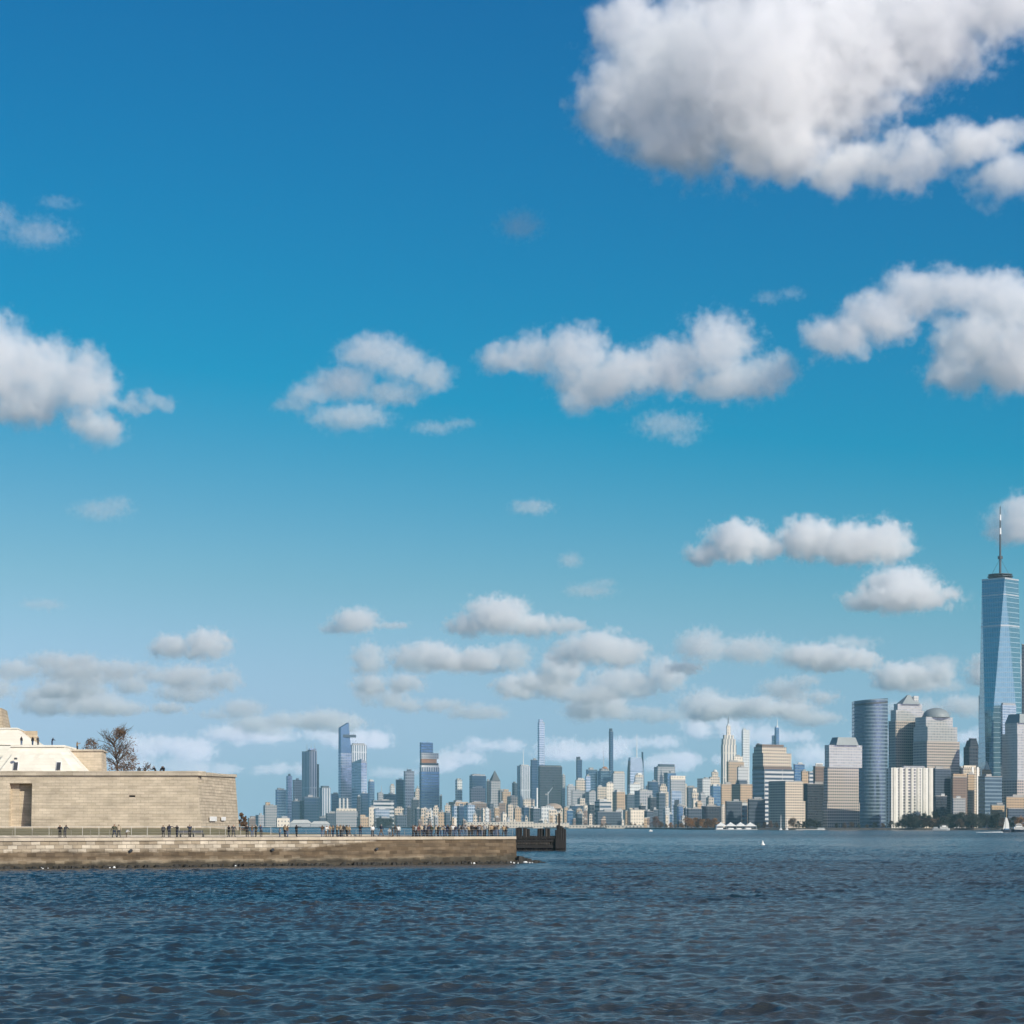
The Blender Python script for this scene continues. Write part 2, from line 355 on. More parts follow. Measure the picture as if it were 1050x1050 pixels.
def facade(name, wall, glass, bay=3.2, floor=3.8, fu=.55, fv=.55, rough=.75, refl=.25, var=.10, stripe=0.0, gvar=.5):
    """wall with a window grid (fu, fv: share of a bay / storey that is glass) on the wall's own UVs in metres"""
    m, nt = new_mat(name)
    uv = N(nt, 'ShaderNodeUVMap', uv_map='UVMap').outputs[0]
    s = N(nt, 'ShaderNodeSeparateXYZ', {0: uv})
    u = M(nt, 'DIVIDE', s.outputs[0], bay); v = M(nt, 'DIVIDE', s.outputs[1], floor)
    def inside(t, w): return M(nt, 'LESS_THAN', M(nt, 'ABSOLUTE', M(nt, 'SUBTRACT', M(nt, 'FRACT', t), .5)), w / 2)
    win = M(nt, 'MULTIPLY', inside(u, fu), inside(v, fv))
    cell = N(nt, 'ShaderNodeCombineXYZ', {0: M(nt, 'FLOOR', u), 1: M(nt, 'FLOOR', v)})
    wn = N(nt, 'ShaderNodeTexWhiteNoise', {'Vector': cell.outputs[0]}, noise_dimensions='2D').outputs[0]
    geo = N(nt, 'ShaderNodeNewGeometry'); nrm = N(nt, 'ShaderNodeSeparateXYZ', {0: geo.outputs['Normal']})
    up = M(nt, 'GREATER_THAN', M(nt, 'ABSOLUTE', nrm.outputs[2]), .7)
    win = M(nt, 'MULTIPLY', win, M(nt, 'SUBTRACT', 1.0, up))
    tcn = N(nt, 'ShaderNodeTexCoord').outputs['Object']
    nz = N(nt, 'ShaderNodeTexNoise', {'Vector': tcn, 'Scale': .06, 'Detail': 5.0, 'Roughness': .65}).outputs[0]
    oi = N(nt, 'ShaderNodeObjectInfo').outputs['Random']
    f = M(nt, 'ADD', M(nt, 'MULTIPLY', M(nt, 'SUBTRACT', nz, .5), var * 4), M(nt, 'ADD', 1 - var, M(nt, 'MULTIPLY', oi, 2 * var)))
    wc = N(nt, 'ShaderNodeVectorMath', {0: wall[:3]}, operation='SCALE'); nt.links.new(f, wc.inputs['Scale'])
    g = M(nt, 'ADD', 1 - gvar * .5, M(nt, 'MULTIPLY', wn, gvar))
    gc = N(nt, 'ShaderNodeVectorMath', {0: glass[:3]}, operation='SCALE'); nt.links.new(g, gc.inputs['Scale'])
    col = N(nt, 'ShaderNodeMixRGB', {0: win, 1: wc.outputs[0], 2: gc.outputs[0]})
    ro = M(nt, 'ADD', rough, M(nt, 'MULTIPLY', win, .12 - rough))
    me = M(nt, 'MULTIPLY', win, refl)
    p = N(nt, 'ShaderNodeBsdfPrincipled', {'Base Color': col.outputs[0], 'Roughness': ro, 'Metallic': me})
    N(nt, 'ShaderNodeOutputMaterial', {0: p.outputs[0]})
    return m
SPEC = {
 'glass_blue':  dict(name='blue_curtain_glass', a=(lambda *a, **k: (a, k))((.10,.16,.22), (.10,.20,.34), 3.0, 4.2, .86, .70, .4, .75)),
 'glass_deep':  dict(name='deep_blue_curtain_glass', a=(lambda *a, **k: (a, k))((.03,.055,.09), (.03,.075,.15), 3.0, 4.2, .86, .66, .35, .6)),
 'glass_band':  dict(name='banded_dark_glass', a=(lambda *a, **k: (a, k))((.16,.22,.27), (.085,.13,.175), 1.6, 5.6, .95, .62, .35, .55)),
 'glass_pale':  dict(name='pale_mirror_glass', a=(lambda *a, **k: (a, k))((.36,.42,.48), (.30,.40,.52), 3.0, 4.2, .80, .68, .4, .7)),
 'glass_tower': dict(name='tower_mirror_glass', a=(lambda *a, **k: (a, k))((.34,.44,.50), (.22,.40,.46), 3.2, 8.2, .92, .90, .22, .75, .03, gvar=.12)),
 'cream':       dict(name='cream_stone', a=(lambda *a, **k: (a, k))((.56,.47,.37), (.06,.075,.10), 3.6, 4.0, .50, .55)),
 'cream_plain': dict(name='pale_cream_stone', a=(lambda *a, **k: (a, k))((.64,.56,.46), (.22,.22,.22), 5.0, 5.0, .35, .4)),
 'tan':         dict(name='tan_brick', a=(lambda *a, **k: (a, k))((.42,.30,.19), (.08,.08,.09), 3.4, 3.9, .40, .48)),
 'brown':       dict(name='brown_brick', a=(lambda *a, **k: (a, k))((.19,.13,.10), (.05,.055,.065), 3.4, 3.9, .42, .48)),
 'grey':        dict(name='grey_stone', a=(lambda *a, **k: (a, k))((.33,.33,.34), (.09,.11,.14), 3.4, 4.0, .46, .52)),
 'pale_grey':   dict(name='pale_grey_concrete', a=(lambda *a, **k: (a, k))((.50,.50,.49), (.14,.17,.21), 3.4, 4.0, .46, .50)),
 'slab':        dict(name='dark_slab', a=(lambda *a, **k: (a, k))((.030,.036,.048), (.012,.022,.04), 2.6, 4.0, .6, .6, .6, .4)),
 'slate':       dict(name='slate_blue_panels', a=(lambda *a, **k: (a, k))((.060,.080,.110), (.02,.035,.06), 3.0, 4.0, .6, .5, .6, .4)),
 'banded':      dict(name='banded_office', a=(lambda *a, **k: (a, k))((.46,.46,.46), (.06,.09,.13), 30.0, 5.4, .98, .5)),
 'piers':       dict(name='white_piers', a=(lambda *a, **k: (a, k))((.68,.66,.60), (.13,.13,.14), 8.6, 4.4, .46, .72, .7, .2, .05)),
 'stripe':      dict(name='vertical_striped', a=(lambda *a, **k: (a, k))((.52,.54,.56), (.10,.15,.21), 4.2, 60.0, .5, .98)),
 'granite':     dict(name='pinkish_granite_grid', a=(lambda *a, **k: (a, k))((.46,.39,.33), (.07,.10,.14), 3.9, 4.4, .60, .60, .55, .45, .04)),
 'granite_up':  dict(name='glassy_granite_grid', a=(lambda *a, **k: (a, k))((.40,.39,.37), (.34,.37,.39), 3.0, 4.2, .66, .66, .5, .35, .03)),
 'esb':         dict(name='limestone_piers', a=(lambda *a, **k: (a, k))((.60,.55,.47), (.20,.21,.22), 6.2, 40.0, .42, .97)),
 'white_grid':  dict(name='white_frame_grid', a=(lambda *a, **k: (a, k))((.62,.62,.60), (.22,.26,.30), 3.6, 4.6, .5, .55)),
}
class Styles(dict):                          # facades are made when first asked for; far ones have coarser bays so that the grid still reads
    def __missing__(s, key):
        st, q = key if isinstance(key, tuple) else (key, 1.0)
        a, k = SPEC[st]['a']; a = list(a); k = dict(k)
        bay = a[2] if len(a) > 2 else 3.2; fl = a[3] if len(a) > 3 else 3.8
        if st in ('glass_tower', 'piers'): q = 1.0
        a[2:4] = [bay * q, fl * q]
        s[key] = facade(SPEC[st]['name'], *a, **k); return s[key]
ST = Styles()
def style_at(st, D): return ST[(st, 1.0 if D < 3750 else 1.5 if D < 5800 else 2.3)]
ROOF = simple('roof_gravel', (.30,.29,.28), .9, .2, .1)
ROOF_PALE = simple('pale_roof_membrane', (.62,.60,.55), .8, .1, .1)
COPPER = simple('weathered_copper', (.24,.27,.28), .55, .12, .05)
DARKMET = simple('dark_metal', (.055,.06,.07), .5, .15, .3)
STEEL = simple('pale_steel', (.55,.57,.58), .4, .1, .2, .4)
WHITE = simple('white_paint', (.80,.79,.76), .5, .06, .5)
ORANGE = simple('orange_netting', (.45,.20,.09), .8, .2, .1)
# ------------------------------------------------------------------ the land across the water
LAND_Z = 2.6
def make_land():
    shore = [(1500,3120),(1050,3180),(960,3200),(850,3240),(760,3300),(705,3420),(668,4200),(640,4700),(583,5300),(480,5900),(400,6600),(250,7600),(0,8600),(-500,9000)]
    pts = [((px - CX) * D / F, D) for px, D in shore]
    mb = MB(); back = [(p[0] * 15000 / p[1], 15000) for p in pts]
    for i in range(len(pts) - 1):
        a, b, c, d = pts[i], pts[i + 1], back[i + 1], back[i]
        mb.poly([(a[0], a[1], LAND_Z), (d[0], d[1], LAND_Z), (c[0], c[1], LAND_Z), (b[0], b[1], LAND_Z)])
        mb.poly([(b[0], b[1], -1.2), (a[0], a[1], -1.2), (a[0], a[1], LAND_Z), (b[0], b[1], LAND_Z)], mi=1)
    o = mb.build('city_ground', [simple('city_ground_paving', (.16,.15,.14), .9, .25, .02), simple('bulkhead_stone', (.13,.12,.11), .9, .3, .1)])
    tag(o, 'flat built up shore behind the harbour', None, None, 'structure')
    mb = MB(); rr = random.Random(5); pr = None                    # a low wooded ridge far up the river
    for i in range(61):
        x = -4600 + i * 60; z = 48 + 16 * math.sin(i * .35) + rr.uniform(-6, 6) - max(0, i - 48) * 3.5
        if pr:
            mb.poly([(pr[0], 12000, 0), (x, 12000, 0), (x, 12250, z), (pr[0], 12250, pr[1])])
            mb.poly([(pr[0], 12250, pr[1]), (x, 12250, z), (x, 13300, 0), (pr[0], 13300, 0)])
        pr = (x, z)
    tag(mb.build('hills', simple('wooded_ridge', (.10,.085,.07), .95, .3, .01)), 'low wooded ridge far up the river', None, None, 'structure')
make_land()
PHI = R(35)
def axes(phi): return Vector((math.cos(phi), math.sin(phi), 0)), Vector((-math.sin(phi), math.cos(phi), 0))
class Tower:
    """a building seen corner-on: xl, xm, xr are the picture columns of its left edge, near corner and right edge, D the distance of that corner"""
    def __init__(t, kind, label, cat, D, xl, xm, xr, yt, style, phi=PHI, dep=None, group=None, roof=True, zb=None, name='wall', roofmat=None, plant=None):
        t.D, t.k, t.phi = D, D / F, phi
        t.u, t.v = axes(phi)
        C = at(xm, HY, D); C.z = 0
        t.a, t.b = t.spans(xl, xm, xr, D)
        if not t.a: t.a = dep or min(42, max(14, t.b * .8))
        t.C = C; t.P = C + t.u * t.b / 2 + t.v * t.a / 2
        t.zb = LAND_Z if zb is None else zb
        t.root = empty(kind, (t.P.x, t.P.y, t.zb), phi, label, cat, group)
        t.zt = t.z(yt); t.x = (xl, xm, xr)
        t.block(name, -t.b / 2, t.b / 2, -t.a / 2, t.a / 2, t.zb, t.zt, style)
        if roof:
            mb = MB(); w = .35
            mb.box(-t.b / 2 - w, t.b / 2 + w, -t.a / 2 - w, t.a / 2 + w, t.zt - t.zb + .003, t.zt - t.zb + 1.1)
            mb.build('roof', roofmat or ROOF, t.root)
            if plant is not False and t.b > 9:
                rr = random.Random(label); mb = MB(); hw, hd = t.b * rr.uniform(.14, .28), t.a * rr.uniform(.14, .28)
                ox, oy = t.b * rr.uniform(-.2, .2), t.a * rr.uniform(-.2, .2); hh = min(7.5, max(3, t.k * rr.uniform(.9, 2.2)))
                mb.box(ox - hw, ox + hw, oy - hd, oy + hd, t.zt - t.zb + 1.103, t.zt - t.zb + 1.1 + hh)
                mb.build('rooftop_plant', rr.choice((ROOF, ST['pale_grey'], ST['grey'])), t.root)
    def spans(t, xl, xm, xr, D):           # lengths of the left and right face that end on columns xl and xr
        tl, tm, tr = (xl - CX) / F, (xm - CX) / F, (xr - CX) / F; c, s = math.cos(t.phi), math.sin(t.phi)
        return (tm - tl) * D / (s + tl * c) if xm > xl + .01 else 0.0, (tr - tm) * D / (c - tr * s)
    def z(t, py): return EYE - (py - HY) * t.k
    def block(t, name, x0, x1, y0, y1, z0, z1, style, mat=None):
        mb = MB(); mb.box(x0, x1, y0, y1, z0 - t.zb, z1 - t.zb)
        return mb.build(name, mat or style_at(style, t.D), t.root)
    def local(t, xl, xr):                  # centre offset (along u) of something spanning picture columns xl..xr, keeping the depth of the centre
        cx = ((xl + xr) / 2 - CX) * t.P.y / F - t.P.x
        return cx / math.cos(t.phi)
    def tier(t, name, xl, xm, xr, yt, yb, style, mat=None):
        Dc = t.D
        for _ in range(3):
            a, b = t.spans(xl, xm, xr, Dc); a = min(a or t.a * .7, t.a)
            Dc = t.D + max(0, (t.a - a) / 2 * math.cos(t.phi) + (t.b - b) / 2 * math.sin(t.phi))
        c = at(xm, HY, Dc) - t.P; x0 = c.x * t.u.x + c.y * t.u.y; y0 = c.x * t.v.x + c.y * t.v.y
        kz = Dc / F; zb, zt = EYE - (yb - HY) * t.k + .004, EYE - (yt - HY) * kz
        if name in ('side_wing', 'low_wing', 'corner_bay'): x0 -= .15; y0 -= .15
        return t.block(name, x0, x0 + b, y0, y0 + a, zb, max(zt, zb + .5), style, mat)
    def cone(t, name, xl, xr, yt, yb, mat, top=0.0, n=4, sx=1.0):   # pyramid / mansard / frustum of n sides over columns xl..xr
        k = t.P.y / F; cx = ((xl + xr) / 2 - CX) * k - t.P.x
        ox, oy = cx * math.cos(t.phi), -cx * math.sin(t.phi)
        mb = MB(); zb, zt = t.z(yb) - t.zb + .006, t.z(yt) - t.zb
        if n == 4:
            w = (xr - xl) * k; r = t.a / t.b if t.b else 1; r = max(.5, min(1.5, r))
            b = w / (math.cos(t.phi) + r * math.sin(t.phi)); a = b * r
            q = [(-b / 2, -a / 2), (b / 2, -a / 2), (b / 2, a / 2), (-b / 2, a / 2)]
        else:
            w = (xr - xl) * k / 2; q = [(w * math.cos(j * 2 * math.pi / n), w * math.sin(j * 2 * math.pi / n)) for j in range(n)]
        base = [(ox + p[0], oy + p[1]) for p in q]; tp = [(ox + p[0] * max(top, .01), oy + p[1] * max(top, .01)) for p in q]
        mb.prism(base, zb, zt, tp)
        return mb.build(name, mat, t.root)
    def spire(t, x, ytip, yb, wpx, mat=None, name='spire', segs=None):
        k = t.P.y / F; cx = (x - CX) * k - t.P.x; ox, oy = cx * math.cos(t.phi), -cx * math.sin(t.phi)
        mb = MB(); r = wpx * k / 2
        mb.tube((ox, oy, t.z(yb) - t.zb), (ox, oy, t.z(ytip) - t.zb), r, r * .25, 8)
        return mb.build(name, mat or STEEL, t.root)
    def dome(t, name, xl, xr, yt, yb, mat):
        k = t.P.y / F; cx = ((xl + xr) / 2 - CX) * k - t.P.x; ox, oy = cx * math.cos(t.phi), -cx * math.sin(t.phi)
        r = (xr - xl) * k / 2; zb = t.z(yb) - t.zb + .006; h = t.z(yt) - t.z(yb); mb = MB(); n, mrow = 28, 9
        ring = lambda j: [(ox + r * math.cos(j * math.pi / 2 / mrow) * math.cos(i * 2 * math.pi / n), oy + r * math.cos(j * math.pi / 2 / mrow) * math.sin(i * 2 * math.pi / n), zb + h * math.sin(j * math.pi / 2 / mrow)) for i in range(n)]
        for j in range(mrow):
            A, B = ring(j), ring(j + 1)
            for i in range(n):
                if j == mrow - 1: mb.poly([A[i], A[(i + 1) % n], (ox, oy, zb + h)])
                else: mb.poly([A[i], A[(i + 1) % n], B[(i + 1) % n], B[i]])
        o = mb.build(name, mat, t.root)
        for p in o.data.polygons: p.use_smooth = True
        return o
def simple_tower(label, D, xl, xm, xr, yt, style, kind='office_tower', cat='tower', **kw):
    return Tower(kind, label, cat, D, xl, xm, xr, yt, style, **kw)
T = simple_tower
# ------------------------------------------------------------------ far left cluster (about 8 km away)
t = T('stepped blue grey block at the left end of the skyline with a small tan top', 7900, 270,272,284, 826, 'grey', 'apartment_block', 'building'); t.tier('upper_tier', 272,272.5,277, 822.5, 826, 'tan')
T('slim blue grey tower third from the left end of the skyline', 8000, 282.5,284,293.5, 810, 'glass_blue').tier('upper_tier', 285,285,291.5,808.5,810,'grey')
T('narrow pale slab standing left of the twin finned tower', 8100, 293.5,295,299.5, 796, 'glass_pale').spire(297,793,796,1)
T('pale grey block tucked between the narrow slab and the finned tower', 8300, 300,301,310, 800, 'pale_grey')
t = T('tall tower with white bands and thin fins rising from its roof', 8000, 309.5,317.5,325, 770.5, 'stripe', 'skyscraper')
t.tier('upper_tier', 316.5,317.5,324.5, 767.5, 770.5, 'glass_pale')
for x in (314.8, 319, 322.8): t.spire(x, 762.3, 770, .9, name='fin')
t.tier('side_wing', 323.5,325.5,327.2, 783.5, 842, 'slate')
T('dark blue low block in front of the finned tower, left of the two', 7700, 299,300,309.6, 821.5, 'glass_deep', 'office_block', 'building')
T('dark blue low block in front of the finned tower, right of the two', 7700, 309.8,312,327.5, 817.5, 'glass_deep', 'office_block', 'building')
t = T('pale tower with vertical stripes and a stepped dark crown', 7800, 327.5,330.5,339, 808, 'stripe'); t.tier('crown', 328.8,331,337.5, 805.8, 808, 'slate')
T('plain blue mid rise left of the tower with the viewing deck', 8200, 339.5,340.5,348, 814, 'glass_blue', 'office_block', 'building')
def deck_tower():
    t = Tower('skyscraper', 'tallest left tower with a slanted peak and a pointed viewing deck jutting from its side', 'tower', 8100, 347,349.5,360.5, 772, 'glass_pale', roof=False)
    zb = t.zb; h0, h1, h2 = t.z(772) - zb, t.z(746) - zb, t.z(740.7) - zb; mb = MB()
    x0, x1, y0, y1 = -t.b / 2, t.b / 2, -t.a / 2, t.a / 2
    mb.prism([(x0, y0), (x1, y0), (x1, y1), (x0, y1)], h0 + .004, h1, [(x0 + .3, y0), (x1 - t.b * .24, y0), (x1 - t.b * .24, y1), (x0 + .3, y1)], cap=False)
    xa, xb = x0 + .3, x1 - t.b * .24                       # the slanted peak
    mb.poly([(xa, y0, h1), (xb, y0, h1), (xb, y0, h2)]); mb.poly([(xb, y1, h1), (xa, y1, h1), (xb, y1, h2)])
    mb.poly([(xb, y0, h1), (xb, y1, h1), (xb, y1, h2), (xb, y0, h2)]); mb.poly([(xa, y0, h1), (xb, y0, h2), (xb, y1, h2), (xa, y1, h1)])
    mb.build('crown', ST['glass_blue'], t.root)
    d0, d1 = t.z(755.8) - zb, t.z(753.2) - zb; mb = MB()
    mb.prism([(x0 + t.b * .2, y0 - 1), (x1 + 9, y0 - 16), (x1 + 24, y0 + 8), (x1 - 5, y0 + 14)], d0, d1)
    mb.build('viewing_deck', ST['slate'], t.root)
deck_tower()
t = T('tall striped tower just behind the slanted glass one by the viewing deck', 8350, 358,361,376, 764, 'stripe', 'skyscraper'); t.tier('crown', 361,362,374, 762, 764, 'grey')
def slant_tower():
    t = Tower('skyscraper', 'pale blue glass tower with a sloping ridged top in front of the striped one', 'tower', 7850, 360.7,370.5,376.3, 782, 'glass_pale', roof=False)
    zb = t.zb; h0, hl, hr = t.z(782) - zb, t.z(781.5) - zb, t.z(778) - zb; mb = MB()
    x0, x1, y0, y1 = -t.b / 2, t.b / 2, -t.a / 2, t.a / 2
    A = [(x0, y0, h0 + .004), (x1, y0, h0 + .004), (x1, y1, h0 + .004), (x0, y1, h0 + .004)]
    Bt = [(x0, y0, hr), (x1, y0, hl), (x1, y1, hl), (x0, y1, hl)]
    for i in range(4): mb.poly([A[i], A[(i + 1) % 4], Bt[(i + 1) % 4], Bt[i]])
    mb.poly([Bt[0], Bt[1], Bt[2]]); mb.poly([Bt[0], Bt[2], Bt[3]])
    mb.build('crown', STEEL, t.root)
slant_tower()
T('narrow dark slab at the foot of the sloping topped glass tower', 7600, 366,366.5,369.7, 816.7, 'slab', 'office_block', 'building')
T('dark blue block at the right foot of the sloping topped glass tower', 7650, 370.2,371,377.3, 813.5, 'glass_deep', 'office_block', 'building')
def chimneys():
    r = empty('power_station', at(352, HY, 7300) * 1, 0, 'power station with three pale chimneys below the viewing deck tower', 'building'); r.location.z = LAND_Z
    k = 7300 / F; mb = MB(); mb.box(-6 * k, 6 * k, 0, 40, 0, 18 * k - 20); mb.build('wall', ST['tan'], r)
    for x in (-4.2, -.3, 3.6):
        mb = MB(); mb.tube((x * k, 20, 0), (x * k, 20, (848 - 818.5) * k), 1.2 * k, 1.0 * k, 10); mb.build('chimney', ROOF_PALE, r)
chimneys()
t = T('broad low grey brown building with a cream top below the viewing deck tower', 7100, 343.7,344.5,366.5, 832, 'grey', 'warehouse', 'building'); t.tier('upper_tier', 344.5,345,365.5, 829, 832, 'cream_plain')
T('low dark blue block left of the broad building with the cream top', 7200, 334,335,347.5, 834, 'slate', 'office_block', 'building')
T('white low building by the water at the left end of the skyline', 6900, 283,284,297, 839, 'cream_plain', 'warehouse', 'building')
for xa, xb, y1_, lab in ((297.5, 318, 841.5, 'long pale shed with a shallow pitched roof left of the sloping one'), (318.5, 337, 843, 'long pale shed with a sloping roof on the water behind the promenade')):
    D = 6500; k = D / F; c = at((xa + xb) / 2, HY, D); r = empty('waterside_shed', (c.x, D, LAND_Z), 0, lab, 'shed'); w = (xb - xa) * k / 2
    hz = (849 - y1_) * k; mb = MB(); mb.box(-w, w, 0, 40, 0, hz * .55); mb.build('wall', ST['pale_grey'], r)
    mb = MB(); mb.poly([(-w - 1, -1, hz * .55 + .01), (w + 1, -1, hz * .55 + .01), (w * .7, 20, hz), (-w * .7, 20, hz)]); mb.poly([(w + 1, 41, hz * .55 + .01), (-w - 1, 41, hz * .55 + .01), (-w * .7, 20, hz), (w * .7, 20, hz)])
    mb.poly([(w + 1, -1, hz * .55 + .01), (w + 1, 41, hz * .55 + .01), (w * .7, 20, hz)]); mb.poly([(-w - 1, 41, hz * .55 + .01), (-w - 1, -1, hz * .55 + .01), (-w * .7, 20, hz)])
    mb.build('roof', ROOF_PALE, r)
t = T('slender bluish tower with a small crown right of the striped towers', 8500, 377.3,379,384, 801.5, 'glass_blue'); t.tier('crown', 378.2,379,383, 799.5, 801.5, 'pale_grey')
T('white block on the waterfront right of the sloping topped glass tower', 7000, 377.8,378.5,384, 828, 'cream_plain', 'office_block', 'building')
T('wide pale terraced building with glazed upper floors near the slender bluish tower', 7200, 381,383,404, 821, 'banded', 'office_block', 'building')
T('bright low glassy pavilion in front of the wide pale terraced building', 6900, 383.5,385,399.5, 830, 'glass_pale', 'office_block', 'building')
t = T('small grey tower with a thin spire left of the dark flat topped tower', 8900, 386.7,388,393, 813, 'grey'); t.spire(391.3, 805.5, 813, 1.0)
T('dark blue lopsided office block left of the dark flat topped tower', 8200, 393,396,406.5, 814.5, 'glass_deep', 'office_block', 'building')
t = T('pale stepped block rising behind the dark lopsided office block', 8700, 399.6,400.5,405, 806, 'pale_grey'); t.tier('upper_tier', 400.5,401,404, 804, 806, 'cream')
T('dark blue tower with a white band round its flat top', 8000, 405.8,407,414, 799.5, 'glass_deep', roofmat=WHITE)
t = T('pale slab tower with masts on its roof, left of the tower under construction', 8100, 414,415.5,424.8, 791, 'white_grid'); t.spire(417.5, 786, 791, .5, name='mast'); t.spire(421.5, 787.5, 791, .5, name='mast')
t = T('stepped cream tower with a pointed top behind the tower under construction', 9000, 424.8,426,431.5, 812, 'cream', 'skyscraper'); t.tier('upper_tier', 426,426.5,430.3, 808.5, 812, 'cream'); t.cone('spire', 427,429.6, 805, 808.5, COPPER)
T('small dark block at the left foot of the tower under construction', 7700, 422,423,429.8, 820, 'slab', 'office_block', 'building')
def construction():
    t = Tower('skyscraper', 'blue glass tower still under construction with an orange net band near its top', 'tower', 7900, 430,432.2,450.5, 791, 'glass_blue', roof=False)
    t.tier('striped_floors', 430.2,432.2,450.3, 786.6, 791, 'stripe'); t.tier('white_band', 430.2,432.2,450.3, 784.6, 786.6, 'white_grid', WHITE)
    t.tier('dark_band', 430.4,432.2,449.6, 782.2, 784.6, 'slab'); t.tier('orange_net', 430.6,432.2,447.8, 778, 782.2, 'tan', ORANGE)
    t.tier('upper_tier', 430.4,432.2,449.8, 772, 778, 'pale_grey'); t.tier('tower_top', 430.4,432,444, 761.2, 772, 'glass_blue')
    t.spire(438, 758.5, 761, .6, name='crane_mast')
construction()
T('thin dark sliver of a tower at the right side of the tower under construction', 8300, 450.7,451,453.3, 816, 'slab')
t = T('slender pale tower standing alone right of the tower under construction', 8600, 466.8,469,474, 799.8, 'white_grid'); t.tier('crown', 468,469.3,472.8, 798.2, 799.8, 'cream_plain')
t = T('wide dark blue tower with a paler centre strip right of the slender pale tower', 8500, 481.3,484,498.5, 795.5, 'glass_deep'); t.tier('crown', 482.5,484.5,497.5, 794, 795.5, 'grey'); 
t.tier('corner_bay', 486.6,486.6,492.8, 796.5, 846, 'glass_blue')
T('grey stepped block in front of the wide dark blue tower', 7900, 482,483,497.6, 808.5, 'grey', 'office_block', 'building').tier('upper_tier',484,485,494,806.8,808.5,'pale_grey')
T('dark narrow block between the wide dark tower and the pyramid topped tower', 8300, 498.8,499.5,502.3, 801, 'slab')
t = T('grey tower with a steep slate pyramid roof', 8400, 501.4,503.5,513.2, 800.5, 'grey', 'skyscraper', roof=False); t.cone('roof', 501.6, 513, 789.8, 800.5, DARKMET); t.tier('side_wing', 512.5,513.2,518.5, 809, 846, 'grey')
T('small dark tower left of the tower with the white mast', 8700, 525,526,530.3, 803, 'slate')
t = T('pale latticed tower with a white mast on its roof', 8500, 530.2,534,544, 785.5, 'stripe', 'skyscraper'); t.spire(536.6, 768, 785, .9, WHITE, 'mast'); t.tier('crown',533,535,542,784,785.5,'pale_grey')
t = T('narrow dark tower squeezed between the latticed tower and the big dark slab', 8600, 544,545.5,551.3, 779.2, 'glass_deep')
t = T('big broad dark slab tower in front of the tallest slender tower', 8300, 551.8,553.5,576.4, 785.8, 'slab', 'skyscraper'); t.tier('crown',553,554.5,575.3,784.6,785.8,'slab')
T('narrow grey tower at the right shoulder of the big broad dark slab', 8700, 576.3,577,579.8, 795, 'grey')
t = T('tallest pale slender tower rising high behind the big dark slab', 9700, 551.3,553,558.7, 741, 'glass_pale', 'skyscraper'); t.tier('crown', 552,553.2,556.6, 737.4, 741, 'glass_pale')
def crane():
    D = 7600; k = D / F; c = at(562, HY, D); r = empty('tower_crane', (c.x, D, LAND_Z), 0, 'pale construction crane with a raised jib before the big dark slab', 'crane')
    mb = MB(); mb.tube((0, 0, 0), (0, 0, 36 * k), 1.1 * k * .5, n=4); mb.build('mast', STEEL, r)
    mb = MB(); mb.tube((0, 0, 34 * k), (4.6 * k, 0, 40.5 * k), .45 * k, .3 * k, 4); mb.build('jib', STEEL, r)
    mb = MB(); mb.box(-3 * k, -.3 * k, -3, 3, 32.6 * k, 34.2 * k); mb.build('counterweight', ROOF, r)
crane()
r = empty('chimney', at(550.7, HY, 7600), 0, 'single white chimney before the big broad dark slab', 'chimney'); r.location.z = LAND_Z
mb = MB(); mb.tube((0, 0, 0), (0, 0, 40 * 7600 / F), 3.4, 2.6, 12); mb.build('stack', WHITE, r); mb = MB(); mb.box(-9, 9, -9, 9, 0, 20); mb.build('base', ST['grey'], r)
def dome_hall():
    t = Tower('domed_hall', 'round topped pale hall with a brown dome roof below the big dark slab', 'building', 7000, 557,559,577, 829, 'cream', roof=False); t.dome('roof', 558, 576.5, 823.5, 829, simple('brown_dome', (.40,.30,.22), .8, .15, .02))
dome_hall()
t = T('slim dark tower with a notched top right of the big dark slab', 8900, 590.8,592,596.8, 779, 'glass_deep', 'skyscraper'); t.tier('crown', 590.9,592,595, 776, 779, 'slab')
T('stepped grey block right of the big broad dark slab', 8200, 581,582,590, 806, 'grey', 'office_block', 'building').tier('upper_tier',582.5,583,588,804,806,'pale_grey')
t = T('cream topped block below the slim dark tower with the notched top', 8300, 590,591,600, 800, 'cream', 'office_block', 'building'); t.tier('upper_tier', 592,592.5,599, 798, 800, 'cream_plain')
T('square grey block in front of the cream topped block', 7800, 586,587,600, 811, 'grey', 'office_block', 'building')
T('dark blue waterfront block right of the chimney and dome', 7000, 584,586,598.5, 826.5, 'glass_deep', 'office_block', 'building')
T('pale blue slab beside the cream topped block', 8200, 600,601,605.5, 796, 'glass_pale')
T('blue grey tower left of the tower with the red dome and mast', 8600, 600.8,603,612.5, 789.3, 'glass_blue')
t = T('blue tower with a rusty red dome and a tall mast', 8600, 612.7,616,626.7, 790.5, 'glass_blue', 'skyscraper'); t.tier('upper_tier',614.5,617,624.5,788,790.5,'grey'); t.dome('crown', 617.2, 623, 785.8, 788, ORANGE); t.spire(619, 762.6, 788, .9, STEEL, 'mast')
t = T('very thin dark needle tower with pale bands', 9400, 624.3,626,628.8, 750, 'glass_deep', 'skyscraper'); t.tier('crown', 624.6,626,628, 747, 750, 'slab')
T('broad pale office block with a columned top right of the thin needle tower', 8400, 626.8,629,640.8, 793, 'pale_grey', 'office_block', 'building').tier('upper_tier',628.5,630,640,790.8,793,'cream')
